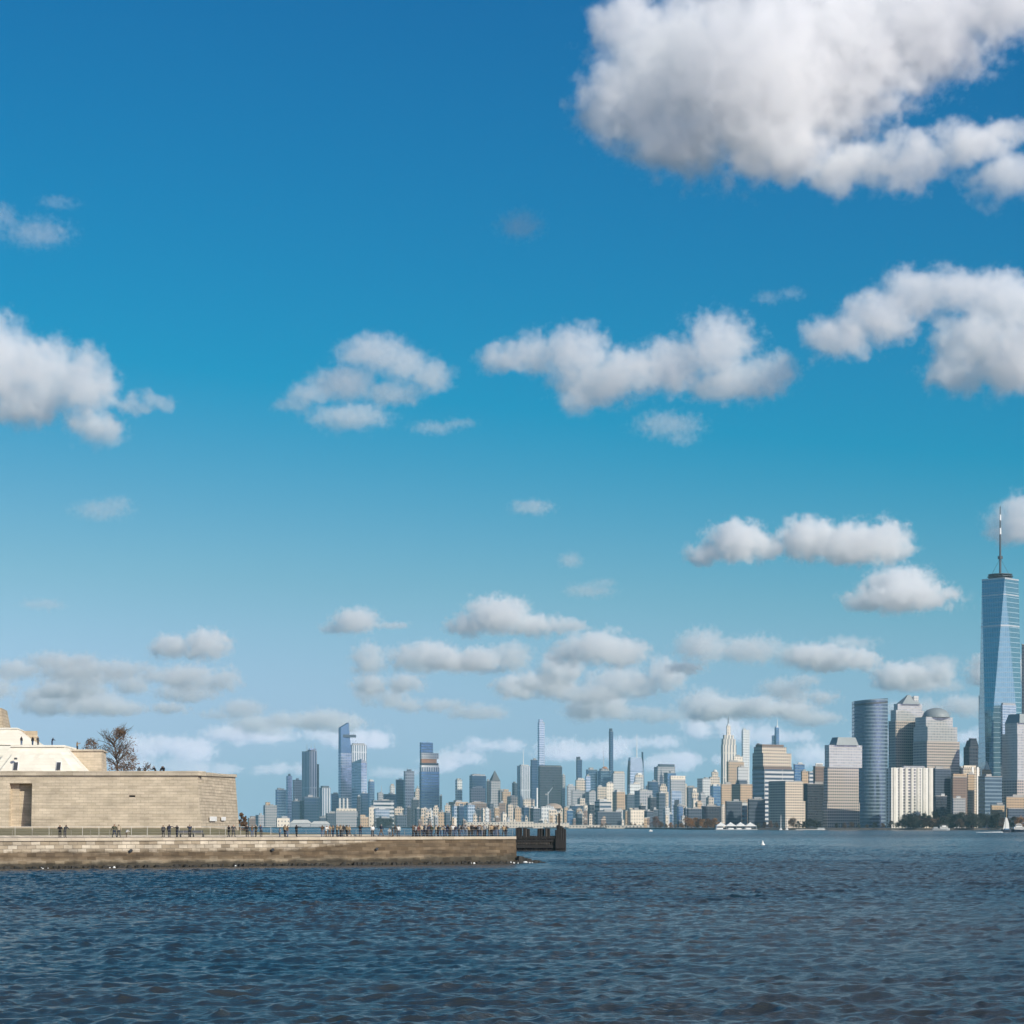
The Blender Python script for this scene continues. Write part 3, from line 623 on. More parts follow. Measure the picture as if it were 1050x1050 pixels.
def facet_tower():
    t = Tower('skyscraper', 'faceted grey glass tower with a white spire and dark sloping edges', 'tower', 8500, 643,646.3,660.3, 790, 'glass_pale', roof=False)
    zb = t.zb; h0, h1, h2 = t.z(790) - zb, t.z(780) - zb, t.z(776.5) - zb; x0, x1, y0, y1 = -t.b / 2, t.b / 2, -t.a / 2, t.a / 2; mb = MB()
    mb.prism([(x0, y0), (x1, y0), (x1, y1), (x0, y1)], h0 + .004, h2, [(x0 + 5, y0 + 5), (x1 - 9, y0 + 2), (x1 - 9, y1 - 5), (x0 + 3, y1 - 5)]); mb.build('crown', ST['glass_pale'], t.root)
    t.spire(653, 752, 777, 1.1, WHITE)
    mb = MB(); e = t.z(770.7) - zb; mb.prism([(x1 + .1, y0 - 2), (x1 + 12, y0 + 2), (x1 + 12, y1 - 8), (x1 + .1, y1 - 8)], 0, e, [(x1 - 6, y0), (x1 - 2, y0 + 2), (x1 - 2, y1 - 12), (x1 - 6, y1 - 12)]); mb.build('side_facet', ST['glass_deep'], t.root)
    mb = MB(); mb.prism([(x0 - 7, y0 + 3), (x0 - .1, y0 + .5), (x0 - .1, y1 - 5), (x0 - 7, y1 - 5)], 0, h1, [(x0 - 1.5, y0 + 4), (x0 + 3, y0 + 2), (x0 + 3, y1 - 8), (x0 - 1.5, y1 - 8)]); mb.build('side_facet', ST['slab'], t.root)
facet_tower()
t = T('small tower with a cream rounded top in front of the faceted grey tower', 7900, 650.5,651.5,660, 797, 'pale_grey'); t.tier('upper_tier', 651,651.8,659.6, 794.5, 797, 'cream_plain'); t.cone('roof', 651.5, 659, 792.6, 794.5, ROOF_PALE, .6)
T('white office block with blue windows in front of the faceted grey tower', 7600, 644,646,657, 804, 'white_grid', 'office_block', 'building').tier('upper_tier',649.5,650,656,802.5,804,'cream_plain')
t = T('wide grey tower with a dark band round its top, seen square on', 8700, 670.5,674.5,692.3, 786.5, 'grey', 'skyscraper'); t.tier('crown', 674.5,676.5,691.8, 783.4, 786.5, 'slate')
T('blue faced tower before the wide grey tower with the banded top', 8200, 680.7,684.5,693, 792.5, 'glass_blue')
t = T('square tower with a bright cream band round its top right of the wide grey tower', 7600, 686.7,688,702.8, 799.5, 'grey'); t.tier('crown', 686.6,687.9,702.9, 795.3, 799.5, 'cream_plain')
T('dark blue block left of the stepped cream apartment tower', 7800, 664,665.5,674.8, 801.5, 'glass_deep', 'office_block', 'building')
t = T('stepped cream apartment tower with setbacks at mid height of the skyline', 7200, 675,676.5,685.5, 812, 'cream', 'apartment_tower'); t.tier('upper_tier', 676,677,684, 806.5, 812, 'cream'); t.tier('upper_tier', 677.5,678,682.5, 803.8, 806.5, 'cream')
t = T('pale blue block with a dark arched opening low in its face', 6600, 688.5,689,698.8, 810.5, 'glass_pale', 'office_block', 'building')
mb = MB(); mb.box(-t.b * .25, t.b * .25, -t.a / 2 - .6, -t.a / 2 - .01, 2, t.z(820) - t.zb); mb.build('archway', ST['slab'], t.root)
T('dark blue grey block right of the pale one with the arched opening', 7400, 704,705.5,716, 807.5, 'slate', 'office_block', 'building')
t = T('small stepped cream block before the dark blue grey one', 6900, 709,710,716.5, 813, 'cream', 'apartment_block', 'building'); t.tier('upper_tier', 710,710.5,714.5, 808.5, 813, 'cream_plain')
T('tall block with a dark left side and pale front left of the spired limestone tower', 7600, 715,720.5,728.5, 798.5, 'pale_grey', 'office_block', 'building')
t = T('ziggurat like pale tower stepping up to a small cap left of the spired limestone tower', 7700, 724,726,739, 803, 'cream', 'skyscraper'); t.tier('upper_tier', 727,728.5,738, 796.5, 803, 'cream'); t.tier('upper_tier', 729.5,730.5,736.5, 791.5, 796.5, 'cream'); t.dome('roof', 730.8, 735.6, 788.8, 791.5, ROOF_PALE)
def limestone():
    t = Tower('skyscraper', 'limestone tower stepping up to a tall metal mast, the tallest in the middle distance', 'tower', 8450, 739.2,741.5,755.2, 763.5, 'esb', roof=False)
    t.tier('upper_tier', 739.8,742,754.3, 757.5, 763.5, 'esb'); t.tier('upper_tier', 741.2,743,752.4, 753.6, 757.5, 'esb'); t.tier('mast_base', 744.8,745.6,749.2, 744, 753.6, 'cream_plain'); t.cone('mast_cap', 745, 748.8, 741.5, 744, STEEL, .45)
    t.spire(746.7, 733.5, 742, 1.2, DARKMET, 'mast')
    t.tier('low_wing', 738.2,741,757.5, 806, 846, 'cream')
limestone()
t = T('white gridded pencil tower just right of the spired limestone tower', 9500, 760.4,761.8,768.7, 748.7, 'white_grid', 'skyscraper')
T('cream flat block peeping over the golden brown block by the limestone tower', 7800, 751.6,752.5,761.6, 775.8, 'cream_plain', 'office_block', 'building')
T('golden brown block in front of the limestone tower', 7000, 745,747,763, 781.2, 'tan', 'office_block', 'building')
T('pale grey stepped block right of the golden brown block', 6800, 755.6,757,767.5, 787, 'pale_grey', 'office_block', 'building').tier('upper_tier',757,758,763,785.3,787,'cream')
# ------------------------------------------------------------------ the near waterfront on the right (3 to 5 km)
T('tan loft block below the limestone tower, left of its dark twin', 5600, 739.2,740,750.3, 804.3, 'tan', 'apartment_block', 'building')
t = T('block with a dark left side and sunlit tan front below the pencil tower', 5200, 750,759.3,771.5, 804.3, 'tan', 'apartment_block', 'building'); t.tier('rooftop_plant',755,758,766,800,804.3,'slate')
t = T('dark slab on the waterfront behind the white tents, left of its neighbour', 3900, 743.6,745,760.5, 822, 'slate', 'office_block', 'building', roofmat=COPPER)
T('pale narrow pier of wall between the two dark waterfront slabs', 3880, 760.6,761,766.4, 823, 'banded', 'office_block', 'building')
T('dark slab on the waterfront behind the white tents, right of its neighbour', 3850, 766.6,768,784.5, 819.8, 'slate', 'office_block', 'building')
T('dark brown warehouse slab on the shore left of the white tents', 4200, 720,721.5,738.8, 827, 'slab', 'warehouse', 'building')
T('flat topped dark block beside the dark warehouse slab on the shore', 4300, 704.5,706,719.8, 829.5, 'slate', 'warehouse', 'building')
def ornate():
    t = Tower('skyscraper', 'ornate cream stepped tower with a dark blue shaded side, right of the pencil tower', 'tower', 4300, 771.4,784,814, 788.5, 'banded', roof=False)
    t.tier('dark_band', 771.6,783.5,812, 785.8, 788.5, 'brown'); t.tier('upper_tier', 771.6,782.6,811.4, 772, 785.8, 'cream'); t.tier('upper_tier', 773,781.5,806.5, 765.6, 772, 'cream'); t.tier('crown', 774.8,781.5,803.6, 763.2, 765.6, 'brown')
    t.tier('rooftop_plant', 776,778,779.5, 762.2, 763.2, 'grey')
ornate()
t = T('bluish tower with stepped shoulders and a white spire behind the ornate cream tower', 9000, 794.2,796,798.9, 746, 'glass_blue', 'skyscraper', roof=False); t.cone('crown', 794.4, 798.7, 744, 746, STEEL, .4); t.spire(797.2, 737, 745, 1.0, WHITE); t.tier('side_wing', 791.3,792,794.4, 754, 846, 'glass_blue')
t = T('tan tower with a peaked cap in front of the ornate cream tower', 4600, 773,775,785, 808, 'tan', 'apartment_tower'); t.tier('upper_tier', 775,776.5,783.5, 804, 808, 'tan'); t.cone('roof', 775.5, 783, 801.5, 804, COPPER, .5)
t = T('waterfront block with a wide dark left face and a cream right face', 3400, 788,805.4,823.6, 802, 'cream', 'office_block', 'building', plant=False); t.tier('crown', 788.6,805.6,822.6, 800.6, 802.2, 'pale_grey')
t.tier('side_wing', 807,810,826, 821.5, 850, 'cream')
t = T('blue block behind the waterfront block with the cream right face', 5200, 813.6,815,825, 784, 'glass_blue', 'office_block', 'building')
T('small tan block behind the dark waterfront block, near the gabled grey tower', 4700, 821.5,822.5,828.8, 791, 'tan', 'office_block', 'building')
T('pale blue and white banded block left of the framed brown one', 4600, 828.8,830,839, 791.5, 'banded', 'office_block', 'building')
t = T('brown block with an open frame on its roof left of the grey stepped granite tower', 4400, 833.8,836,848, 786, 'brown', 'office_block', 'building'); t.tier('roof_frame', 836,836.5,844, 782.5, 786, 'white_grid')
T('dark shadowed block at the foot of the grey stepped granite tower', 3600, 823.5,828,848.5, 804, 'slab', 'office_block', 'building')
def granite(label, D, xl, xm, xr, tiers, style='granite'):
    t = Tower('skyscraper', label, 'tower', D, xl, xm, xr, tiers[0], style, roof=False, phi=R(26))
    for nm, a, b, c, yt, yb, st in tiers[1]: t.tier(nm, a, b, c, yt, yb, st)
    return t
t = granite('grey stepped granite tower with a flat truncated roof, nearest the shore', 3420, 843.8,848.4,881.6, (823, [('upper_tier', 844.6,848.9,880.6, 787, 823, 'granite'), ('upper_tier', 845.6,850.2,884, 763.8, 787, 'granite_up')]))
t.cone('roof', 850, 880.5, 755.8, 763.8, COPPER, .78)
def curved():
    D = 3550; k = D / F; r = empty('skyscraper', (566.5, D + 20, LAND_Z), 0, 'dark blue glass tower with a curved front and fine bands', 'tower')
    hw = 25.5; H0 = (849.8 - 718.6) * k; H1 = (849.8 - 716) * k; mb = MB(); n = 20; pts = []
    for i in range(n + 1):
        s = -1 + 2 * i / n; pts.append((s * hw, -11 * (1 - s * s) + 12 * (s < 0) * s * s))
    run = 0
    for i in range(n):
        a, b = pts[i], pts[i + 1]; l = math.hypot(b[0] - a[0], b[1] - a[1]); za = H0 + (H1 - H0) * i / n; zb = H0 + (H1 - H0) * (i + 1) / n
        mb.poly([(a[0], a[1], 0), (b[0], b[1], 0), (b[0], b[1], zb), (a[0], a[1], za)], [(run, 0), (run + l, 0), (run + l, zb), (run, za)]); run += l
    mb.poly([(hw, 0, 0), (hw, 38, 0), (hw, 38, H1), (hw, 0, H1)], [(0, 0), (38, 0), (38, H1), (0, H1)]); mb.poly([(-hw, 38, 0), (-hw, pts[0][1], 0), (-hw, pts[0][1], H0), (-hw, 38, H0)], [(0, 0), (30, 0), (30, H0), (0, H0)])
    mb.poly([(hw, 38, 0), (-hw, 38, 0), (-hw, 38, H0), (hw, 38, H1)], [(0, 0), (60, 0), (60, H0), (0, H1)])
    mb.build('wall', ST['glass_band'], r)
    mb = MB(); tops = [(p[0], p[1], H0 + (H1 - H0) * i / n) for i, p in enumerate(pts)] + [(hw, 38, H1), (-hw, 38, H0)]
    mb.poly([(p[0], p[1], p[2] - .4) for p in tops]); mb.build('roof', ROOF, r)
    mb = MB()
    for i in range(n):
        a, b = tops[i], tops[i + 1]; mb.poly([(a[0], a[1] - .5, a[2] - 5 * k), (b[0], b[1] - .5, b[2] - 5 * k), (b[0], b[1] - .5, b[2] - 3.4 * k), (a[0], a[1] - .5, a[2] - 3.4 * k)])
    mb.build('louvre_band', DARKMET, r)
curved()
t = granite('tall granite tower with a pyramid roof between the curved glass and domed towers', 3650, 911,918.5,947.7, (739, [('upper_tier', 913.2,918.8,947.2, 728, 739, 'granite_up'), ('crown', 916.5,920.5,945.5, 721.6, 728, 'granite_up')]))
t.cone('roof', 918.5, 944.5, 712, 721.6, COPPER, .12); t.tier('rooftop_plant', 936,937,942, 713.5, 719, 'pale_grey')
t = granite('granite tower with a round copper dome left of the tall tapering tower', 3600, 936,950.6,984, (760, [('upper_tier', 936.6,951.2,981.6, 745, 760, 'granite_up'), ('upper_tier', 938.5,949.5,977, 735, 745, 'granite_up')]))
t.dome('roof', 945.6, 973.8, 724.8, 735, COPPER)
PIERC = simple('pale_concrete_piers', (.60,.57,.51), .8, .1, .1)
def striped():
    t = Tower('apartment_tower', 'white apartment block with tall vertical piers, lowest in front of the pyramid roofed tower', 'tower', 3330, 908.5,914,956.5, 788, 'piers', phi=R(20), roofmat=WHITE)
    for i in range(7):
        mb = MB(); x = -t.b / 2 + (i + .5) * t.b / 7; mb.box(x - 2.1, x + 2.1, -t.a / 2 - 1.4, -t.a / 2 - .003, 0, t.zt - t.zb + 1.5); mb.build('pier', PIERC, t.root)
    t.tier('rooftop_plant', 930,931,940, 785.5, 787.8, 'cream_plain')
striped()
T('low white annex at the right foot of the white striped block', 3280, 945.5,946,957.5, 841, 'cream_plain', 'annex', 'building', plant=False)
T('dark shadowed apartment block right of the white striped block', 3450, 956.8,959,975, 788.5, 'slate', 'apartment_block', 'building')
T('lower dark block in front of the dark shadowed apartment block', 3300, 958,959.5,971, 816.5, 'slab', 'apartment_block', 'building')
t = T('brown brick apartment block right of the domed tower, with a dark cornice', 3450, 975.4,977,991.8, 797, 'brown', 'apartment_block', 'building'); t.tier('upper_tier',976,977.5,991,793.5,797,'tan')
T('grey lower front of brick apartments before the brown brick block', 3280, 976.5,977.5,990, 819, 'grey', 'apartment_block', 'building')
t = T('pale tan tower with bright vertical ribs left of the tall tapering tower', 3650, 979.8,986,1004.5, 788, 'cream', 'apartment_tower'); t.tier('upper_tier', 987,988.5,1001, 784.8, 788, 'cream_plain')
for x in (.1, .38): 
    mb = MB(); mb.box(t.b * x - 2, t.b * x + 2, -t.a / 2 - 1, -t.a / 2 - .003, 0, t.zt - t.zb + 3); mb.build('rib', WHITE, t.root)
T('orange tan brick block below the ribbed tower', 3380, 991.8,992.5,999, 794, 'tan', 'apartment_block', 'building')
def rounded():
    t = Tower('office_tower', 'dark slate tower with a chamfered top behind the ribbed tan tower', 'tower', 3900, 988,994,1004.3, 766, 'slab', roof=False); t.cone('roof', 989.2, 1004, 759, 766, ST['slab'], .72); t.tier('crown', 993.5,995,1001.5, 757, 759, 'slab')
rounded()
def tapering():
    D = 3700; k = D / F; yb = 849.4
    r = empty('skyscraper', (0, 0, LAND_Z), 0, 'tallest tower on the right, tapering blue glass with a banded mast', 'tower')
    zt = EYE - (593.6 - HY) * k; z0 = 57.0; al = R(43.3)
    s = 43.0; C = at(1030.3, HY, D); u = Vector((math.cos(R(90) - al), math.sin(R(90) - al))) ; v = Vector((-math.cos(al), math.sin(al)))
    top = [C.xy, C.xy + u * s, C.xy + u * s + v * s, C.xy + v * s]                # near corner, right, back, left
    cen = (top[0] + top[2]) / 2; r.location = (cen.x, cen.y, LAND_Z)
    T4 = [p - cen for p in top]; hd = 61.0 / 2 * math.sqrt(2)
    B4 = []
    for i in range(4):
        mid = (T4[i] + T4[(i + 1) % 4]) / 2; B4.append(mid.normalized() * hd)      # base corners under the middles of the roof edges
    zt -= LAND_Z
    mb = MB()
    def tri(pts):
        pts = [Vector(p) for p in pts]; n = (pts[1] - pts[0]).cross(pts[2] - pts[0]); h = Vector((-n.y, n.x, 0)).normalized()
        mb.poly(pts, [(p.dot(h), p.z) for p in pts])
    for i in range(4):
        a, b = T4[i], T4[(i + 1) % 4]; m_, m2 = B4[i], B4[(i + 1) % 4]
        tri([(b.x, b.y, zt), (a.x, a.y, zt), (m_.x, m_.y, z0)]); tri([(m_.x, m_.y, z0), (m2.x, m2.y, z0), (b.x, b.y, zt)])
    mb.poly([(p.x, p.y, zt - .01) for p in T4])
    o = mb.build('wall', ST['glass_tower'], r)
    bm_ = bmesh.new(); bm_.from_mesh(o.data); bmesh.ops.recalc_face_normals(bm_, faces=bm_.faces); bm_.to_mesh(o.data); bm_.free()
    mb = MB(); mb.prism([(p.x, p.y) for p in B4], 0, z0 - .02); mb.build('base', ST['glass_pale'], r)
    mb = MB()                                                     # bright mechanical band and roof parapet follow the eight facets
    def section(z):
        f = (z - z0) / (zt - z0); out_ = []
        for i in range(4):
            out_.append(B4[i].lerp(T4[i], f)); out_.append(B4[i].lerp(T4[(i + 1) % 4], f))
        return [(p.x * 1.004, p.y * 1.004) for p in out_]
    zb_ = EYE - (642 - HY) * k - LAND_Z; mb.prism(section(zb_), zb_, zb_ + 2.4, section(zb_ + 2.4)); mb.build('steel_band', STEEL, r)
    mb = MB(); zc = EYE - (610 - HY) * k - LAND_Z; mb.prism(section(zc), zc, zc + 2, section(zc + 2)); mb.prism([(p.x * 1.01, p.y * 1.01) for p in T4], zt, zt + 2.5); mb.build('parapet', STEEL, r)
    ring = [(math.cos(i * math.pi / 8), math.sin(i * math.pi / 8)) for i in range(16)]
    for j, (ra, h) in enumerate(((20, 3.0), (21, 6.2), (20, 9.4))):
        mb = MB(); mb.prism([(a * ra, b * ra) for a, b in ring], zt + h, zt + h + 1.2); mb.build('ring', DARKMET, r)
    mb = MB()
    for a, b in ring[::2]: mb.tube((a * 18, b * 18, zt + 2.5), (a * 18, b * 18, zt + 10), .7, n=5)
    mb.build('ring_posts', DARKMET, r)
    zz = lambda py: EYE - (py - HY) * k - LAND_Z
    segs = ((593, 569.5, 2.0, DARKMET), (569.5, 545.5, 1.7, DARKMET), (545.5, 539, 1.9, WHITE), (539, 531, 1.3, DARKMET), (531, 525, 1.5, WHITE), (525, 516.6, .9, DARKMET))
    for y0, y1, rad, mt in segs:
        mb = MB(); mb.tube((0, 0, zz(y0) + .01), (0, 0, zz(y1)), rad, rad * .85, 8); mb.build('mast', mt, r)
    mb = MB(); mb.tube((0, 0, zz(571)), (0, 0, zz(568)), 4.2, 4.2, 10)
    for q in range(3): mb.tube((17 * math.cos(q * 2.1 + .3), 17 * math.sin(q * 2.1 + .3), zt + 10), (0, 0, zz(570)), .25, n=4)
    mb.build('mast_collar', DARKMET, r)
tapering()
T('narrow striped glass tower at the left edge of the tall tapering tower', 3800, 1003.5,1004.5,1010, 714, 'glass_band', 'office_tower')
t = T('blue grey glass tower in front of the right side of the tall tapering tower', 3650, 1026,1028,1042, 722.5, 'glass_pale', 'office_tower', roof=False); t.tier('crown',1026.6,1028.5,1041.4,720.8,722.5,'grey')
t = granite('granite and glass tower with a low flat mansard roof at the right edge', 3520, 1022.5,1043,1066, (800, [('upper_tier', 1027.5,1043.3,1064, 752, 800, 'granite_up'), ('upper_tier', 1030.5,1043,1062, 741, 752, 'granite_up')]), 'granite')
t.cone('roof', 1031.5, 1061, 731.5, 741, COPPER, .74)
T('dark tower cut off by the right edge beside the tall tapering tower', 3900, 1047.6,1048,1068, 661, 'slab', 'skyscraper')
t = T('glassy dark blue apartment block with pale floors below the tall tapering tower', 3330, 1003,1010,1027.5, 796.5, 'glass_band', 'apartment_block', 'building')
t = T('small brown tower with a white pointed cap below the tall tapering tower', 3600, 1007,1009,1016.5, 789, 'tan', 'apartment_tower', roof=False); t.cone('roof', 1008.2, 1015.4, 780.5, 789, ROOF_PALE, .08)
T('golden tan low block at the right edge below the mansard roofed tower', 3250, 1031,1032,1062, 817.5, 'tan', 'apartment_block', 'building')
T('long slate roofed hall on the shore at the right edge', 3215, 1032.5,1034,1064, 829.5, 'slate', 'hall', 'building', plant=False)
T('tan brick block with many windows at the right foot of the glassy dark blue block', 3290, 1015.5,1017,1030, 826, 'tan', 'apartment_block', 'building')
# ------------------------------------------------------------------ the low city between the towers
rnd = random.Random(77)
fill = []
def F_(x0, x1, yt, D, st): fill.append((x0, x1, yt, D, st))
for a in ((417.4,421.8,828,7000,'slab'),(425.5,431,829,6900,'slate'),(431,438,829,6900,'cream'),(438,444,831,6800,'pale_grey'),(444,450,828,7100,'cream'),(449,456,833,6700,'tan'),(455.5,462,833.5,6500,'slate'),(456,462,826,7400,'cream'),
  (463.6,470,826.5,6600,'glass_pale'),(470,475.7,826.5,6600,'glass_deep'),(475.7,487,825.5,6700,'glass_pale'),(487.8,492.7,830,6400,'slab'),(493,500,831,6300,'cream_plain'),(500.5,506,824,6900,'slate'),(506.5,512,828.5,6600,'tan'),(511,518,823.5,7100,'brown'),
  (519,526,825,6900,'cream'),(527,534.5,829,6500,'tan'),(534.8,543,828,6600,'glass_deep'),(543.3,554,829,6600,'slate'),(554.2,567.8,827,6500,'white_grid'),(568,577,833,6300,'cream'),(577,583,828,6800,'tan'),(599,602.5,826,6300,'cream_plain'),(602.7,609.5,825,6200,'slab'),
  (609.7,627,822,6200,'banded'),(611,637,832.5,5500,'slate'),(628,641,812,6900,'tan'),(638.7,661.5,830.5,5300,'cream_plain'),(650.5,669,811,6600,'grey'),(655,662,826,5600,'slab'),(664,673,818,6000,'slab'),(673,682.7,813,6200,'slate'),(660.5,670,832,5000,'slate'),
  (690.5,702,826,5600,'cream'),(701,708,829,5200,'slate'),(460,480,822.5,7500,'tan'),(478,499,823.5,7400,'brown'),(514,524,812,8200,'tan'),(520,531,817,7900,'cream'),(404,414,829,7000,'cream'),(386,402,839,6600,'slab'),(405,417,836,6650,'slate'),
  (536,548,820,7600,'cream'),(592,600,819,7400,'cream'),(600.5,611,812,7800,'grey'),(612,622,807,8000,'cream'),(621,629,803,8100,'cream_plain'),(640,651,815,7500,'slate'),(662,668,806,8000,'pale_grey'),(697,706,806,7900,'cream'),(716,724,815,7000,'grey'),
  (724,732,818,6400,'cream'),(728,739,806,7500,'glass_blue'),(709,716,820,6100,'cream_plain'),(680,686.5,829,5200,'pale_grey'),(262,271,836,7600,'grey'),(254,263,839,7900,'brown'),(327,334,838,7000,'slate'),(366,378,838,6900,'tan')): F_(*a)
for i in range(34):
    x = 428 + (i * 47.3 + rnd.uniform(-5, 5)) % 300; w = rnd.uniform(2.8, 5.5)
    F_(x, x + w, rnd.uniform(835, 842), rnd.uniform(5900, 6500) if x < 590 else rnd.uniform(5000, 5800) if x < 650 else rnd.uniform(4300, 5000), rnd.choice(('cream', 'tan', 'slate', 'cream_plain', 'slab', 'slab', 'brown', 'pale_grey')))
for i in range(46):
    x = 430 + (i * 61.7 + rnd.uniform(-8, 8)) % 315; w = rnd.uniform(4, 9)
    D = rnd.uniform(6000, 7600) if x < 600 else rnd.uniform(5200, 7200)
    F_(x, x + w, rnd.uniform(829, 840) - (max(0, x - 560) / 180 * 7), D, rnd.choice(('cream', 'tan', 'pale_grey', 'slate', 'cream_plain', 'brown', 'grey', 'glass_blue', 'cream', 'tan')))
look = {'slab': 'near black', 'slate': 'slate blue', 'cream': 'cream stone', 'pale_grey': 'pale grey', 'tan': 'tan brick', 'cream_plain': 'pale cream', 'glass_pale': 'pale glass', 'glass_deep': 'deep blue glass', 'brown': 'brown brick', 'white_grid': 'white gridded', 'banded': 'grey banded', 'grey': 'mid grey', 'glass_blue': 'blue glass'}
marks = [(277,'the stepped block at the left end'),(318,'the finned tower'),(354,'the viewing deck tower'),(372,'the sloping topped glass tower'),(392,'the terraced building'),(410,'the dark flat topped tower'),(441,'the tower under construction'),(470,'the slender pale tower'),(490,'the wide dark blue tower'),(507,'the pyramid topped tower'),(537,'the white masted tower'),(564,'the big dark slab'),(594,'the notched dark tower'),(619,'the red domed tower'),(633,'the thin needle tower'),(652,'the faceted grey tower'),(682,'the wide grey tower'),(695,'the tower with the cream band'),(733,'the ziggurat tower')]
seen = {}
fill.sort()
for x0, x1, yt, D, st in fill:
    cx = (x0 + x1) / 2; mk = min(marks, key=lambda m_: abs(m_[0] - cx)); dx = cx - mk[0]
    side = 'left below' if dx < -3 else 'right below' if dx > 3 else 'straight below'
    hgt = 'low' if yt > 831 else 'mid height' if yt > 818 else 'taller'
    wid = 'narrow' if x1 - x0 < 6.5 else 'broad' if x1 - x0 > 12 else 'squarish'
    seen.setdefault((look[st], hgt, wid, side, mk[1]), []).append((x0, x1, yt, D, st))
ordn = ['leftmost', 'second', 'third', 'fourth', 'fifth', 'sixth']
for (lk, hgt, wid, side, mk), items in seen.items():
    for j, (x0, x1, yt, D, st) in enumerate(items):
        lab = '%s %s %s block %s %s' % (hgt, wid, lk, side, mk)
        if len(items) > 1: lab += ', %s of %d such' % (ordn[j] if j or len(items) < 1 else 'leftmost', len(items))
        xm = x0 + (x1 - x0) * rnd.choice((.08, .15, .3, .35))
        t = Tower(rnd.choice(('city_block', 'apartment_block', 'office_block')), lab, 'building', D, x0, xm, x1, yt, st, group='low city blocks between the towers', phi=PHI + R(rnd.uniform(-6, 6)), dep=30, roofmat=rnd.choice((ROOF, ROOF_PALE)))
        if rnd.random() < .45:
            w = (x1 - x0); t.tier('upper_tier', x0 + w * .25, x0 + w * .3, x1 - w * rnd.uniform(.1, .4), yt - rnd.uniform(1.2, 2.6), yt - .3, st)
# long pale sheds on the river piers
for xa, xb, yt, D, lab in ((479, 512, 843.4, 5750, 'long cream pier shed on the far shore, left of two joined'), (512.5, 546, 843, 5650, 'long cream pier shed on the far shore, behind the end of the promenade'), (546.5, 583, 844.2, 5500, 'long cream pier shed on the far shore behind the timber pier'),
                           (583, 622, 846.4, 5150, 'thin pale low pier deck on the far shore right of the timber pier'), (622, 664, 846.8, 4750, 'thin pale low pier deck on the far shore under the orange trees')):
    t = Tower('pier_shed', lab, 'shed', D - 60, xa, xa, xb, yt, 'cream_plain', phi=R(-4 if xa < 583 else -9), dep=40, zb=.4, plant=False, roofmat=ROOF_PALE)
# ------------------------------------------------------------------ trees
def leaf_mat(name, cols, rough=.7):
    m, nt = new_mat(name)
    a = N(nt, 'ShaderNodeAttribute', attribute_name='tone').outputs['Fac']
    oi = N(nt, 'ShaderNodeObjectInfo').outputs['Random']
    cr = N(nt, 'ShaderNodeValToRGB'); el = cr.color_ramp.elements
    el[0].color = (*cols[0], 1); el[1].color = (*cols[-1], 1)
    for i, c in enumerate(cols[1:-1]): el.new((i + 1) / (len(cols) - 1)).color = (*c, 1)
    nt.links.new(M(nt, 'ADD', M(nt, 'MULTIPLY', a, .75), M(nt, 'MULTIPLY', oi, .25)), cr.inputs[0])
    p = N(nt, 'ShaderNodeBsdfPrincipled', {'Base Color': cr.outputs[0], 'Roughness': rough})
    N(nt, 'ShaderNodeOutputMaterial', {0: p.outputs[0]}); return m
BARK = simple('bark', (.075, .055, .04), .9, .3, 3.0)
LEAF = {'orange': leaf_mat('autumn_orange_leaves', ((.10,.045,.015), (.24,.11,.03), (.34,.17,.05))),
        'brown': leaf_mat('withered_brown_leaves', ((.045,.03,.02), (.11,.065,.035), (.17,.10,.05))),
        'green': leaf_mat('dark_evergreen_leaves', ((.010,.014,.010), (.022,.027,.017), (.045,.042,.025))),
        'rust': leaf_mat('rust_red_leaves', ((.05,.02,.012), (.13,.05,.025), (.19,.08,.03)))}
def crown_mesh(name, rad, h0, h1, n, leaf, seed, clumps=26, sparse=0):
    r = random.Random(seed); V = []; Fc = []; tone = []
    cs = []
    for _ in range(clumps):
        z = r.uniform(0, 1); w = math.sqrt(max(.03, 1 - (2 * z - .85) ** 2 * .85)); th = r.uniform(0, 6.283); rr = rad * w * math.sqrt(r.uniform(.15, 1)) * .85
        cs.append((rr * math.cos(th), rr * math.sin(th), h0 + (h1 - h0) * z, rad * r.uniform(.22, .42), r.random()))
    for _ in range(n):
        c = r.choice(cs); d = Vector((r.gauss(0, 1), r.gauss(0, 1), r.gauss(0, .8))).normalized() * c[3] * r.uniform(.35, 1.1)
        p = Vector(c[:3]) + d; a = Vector((r.gauss(0, 1), r.gauss(0, 1), r.gauss(0, 1))).normalized(); b = a.orthogonal().normalized(); s = leaf * r.uniform(.6, 1.3)
        i = len(V); V += [p - a * s, p + b * s * .6, p + a * s, p - b * s * .6]; Fc.append((i, i + 1, i + 2, i + 3)); tone.append(min(1, max(0, c[4] * .7 + r.uniform(-.1, .4))))
    me = bpy.data.meshes.new(name); me.from_pydata([tuple(v) for v in V], [], Fc)
    at_ = me.attributes.new('tone', 'FLOAT', 'FACE'); at_.data.foreach_set('value', np.array(tone, dtype=np.float32)); me.update()
    return me
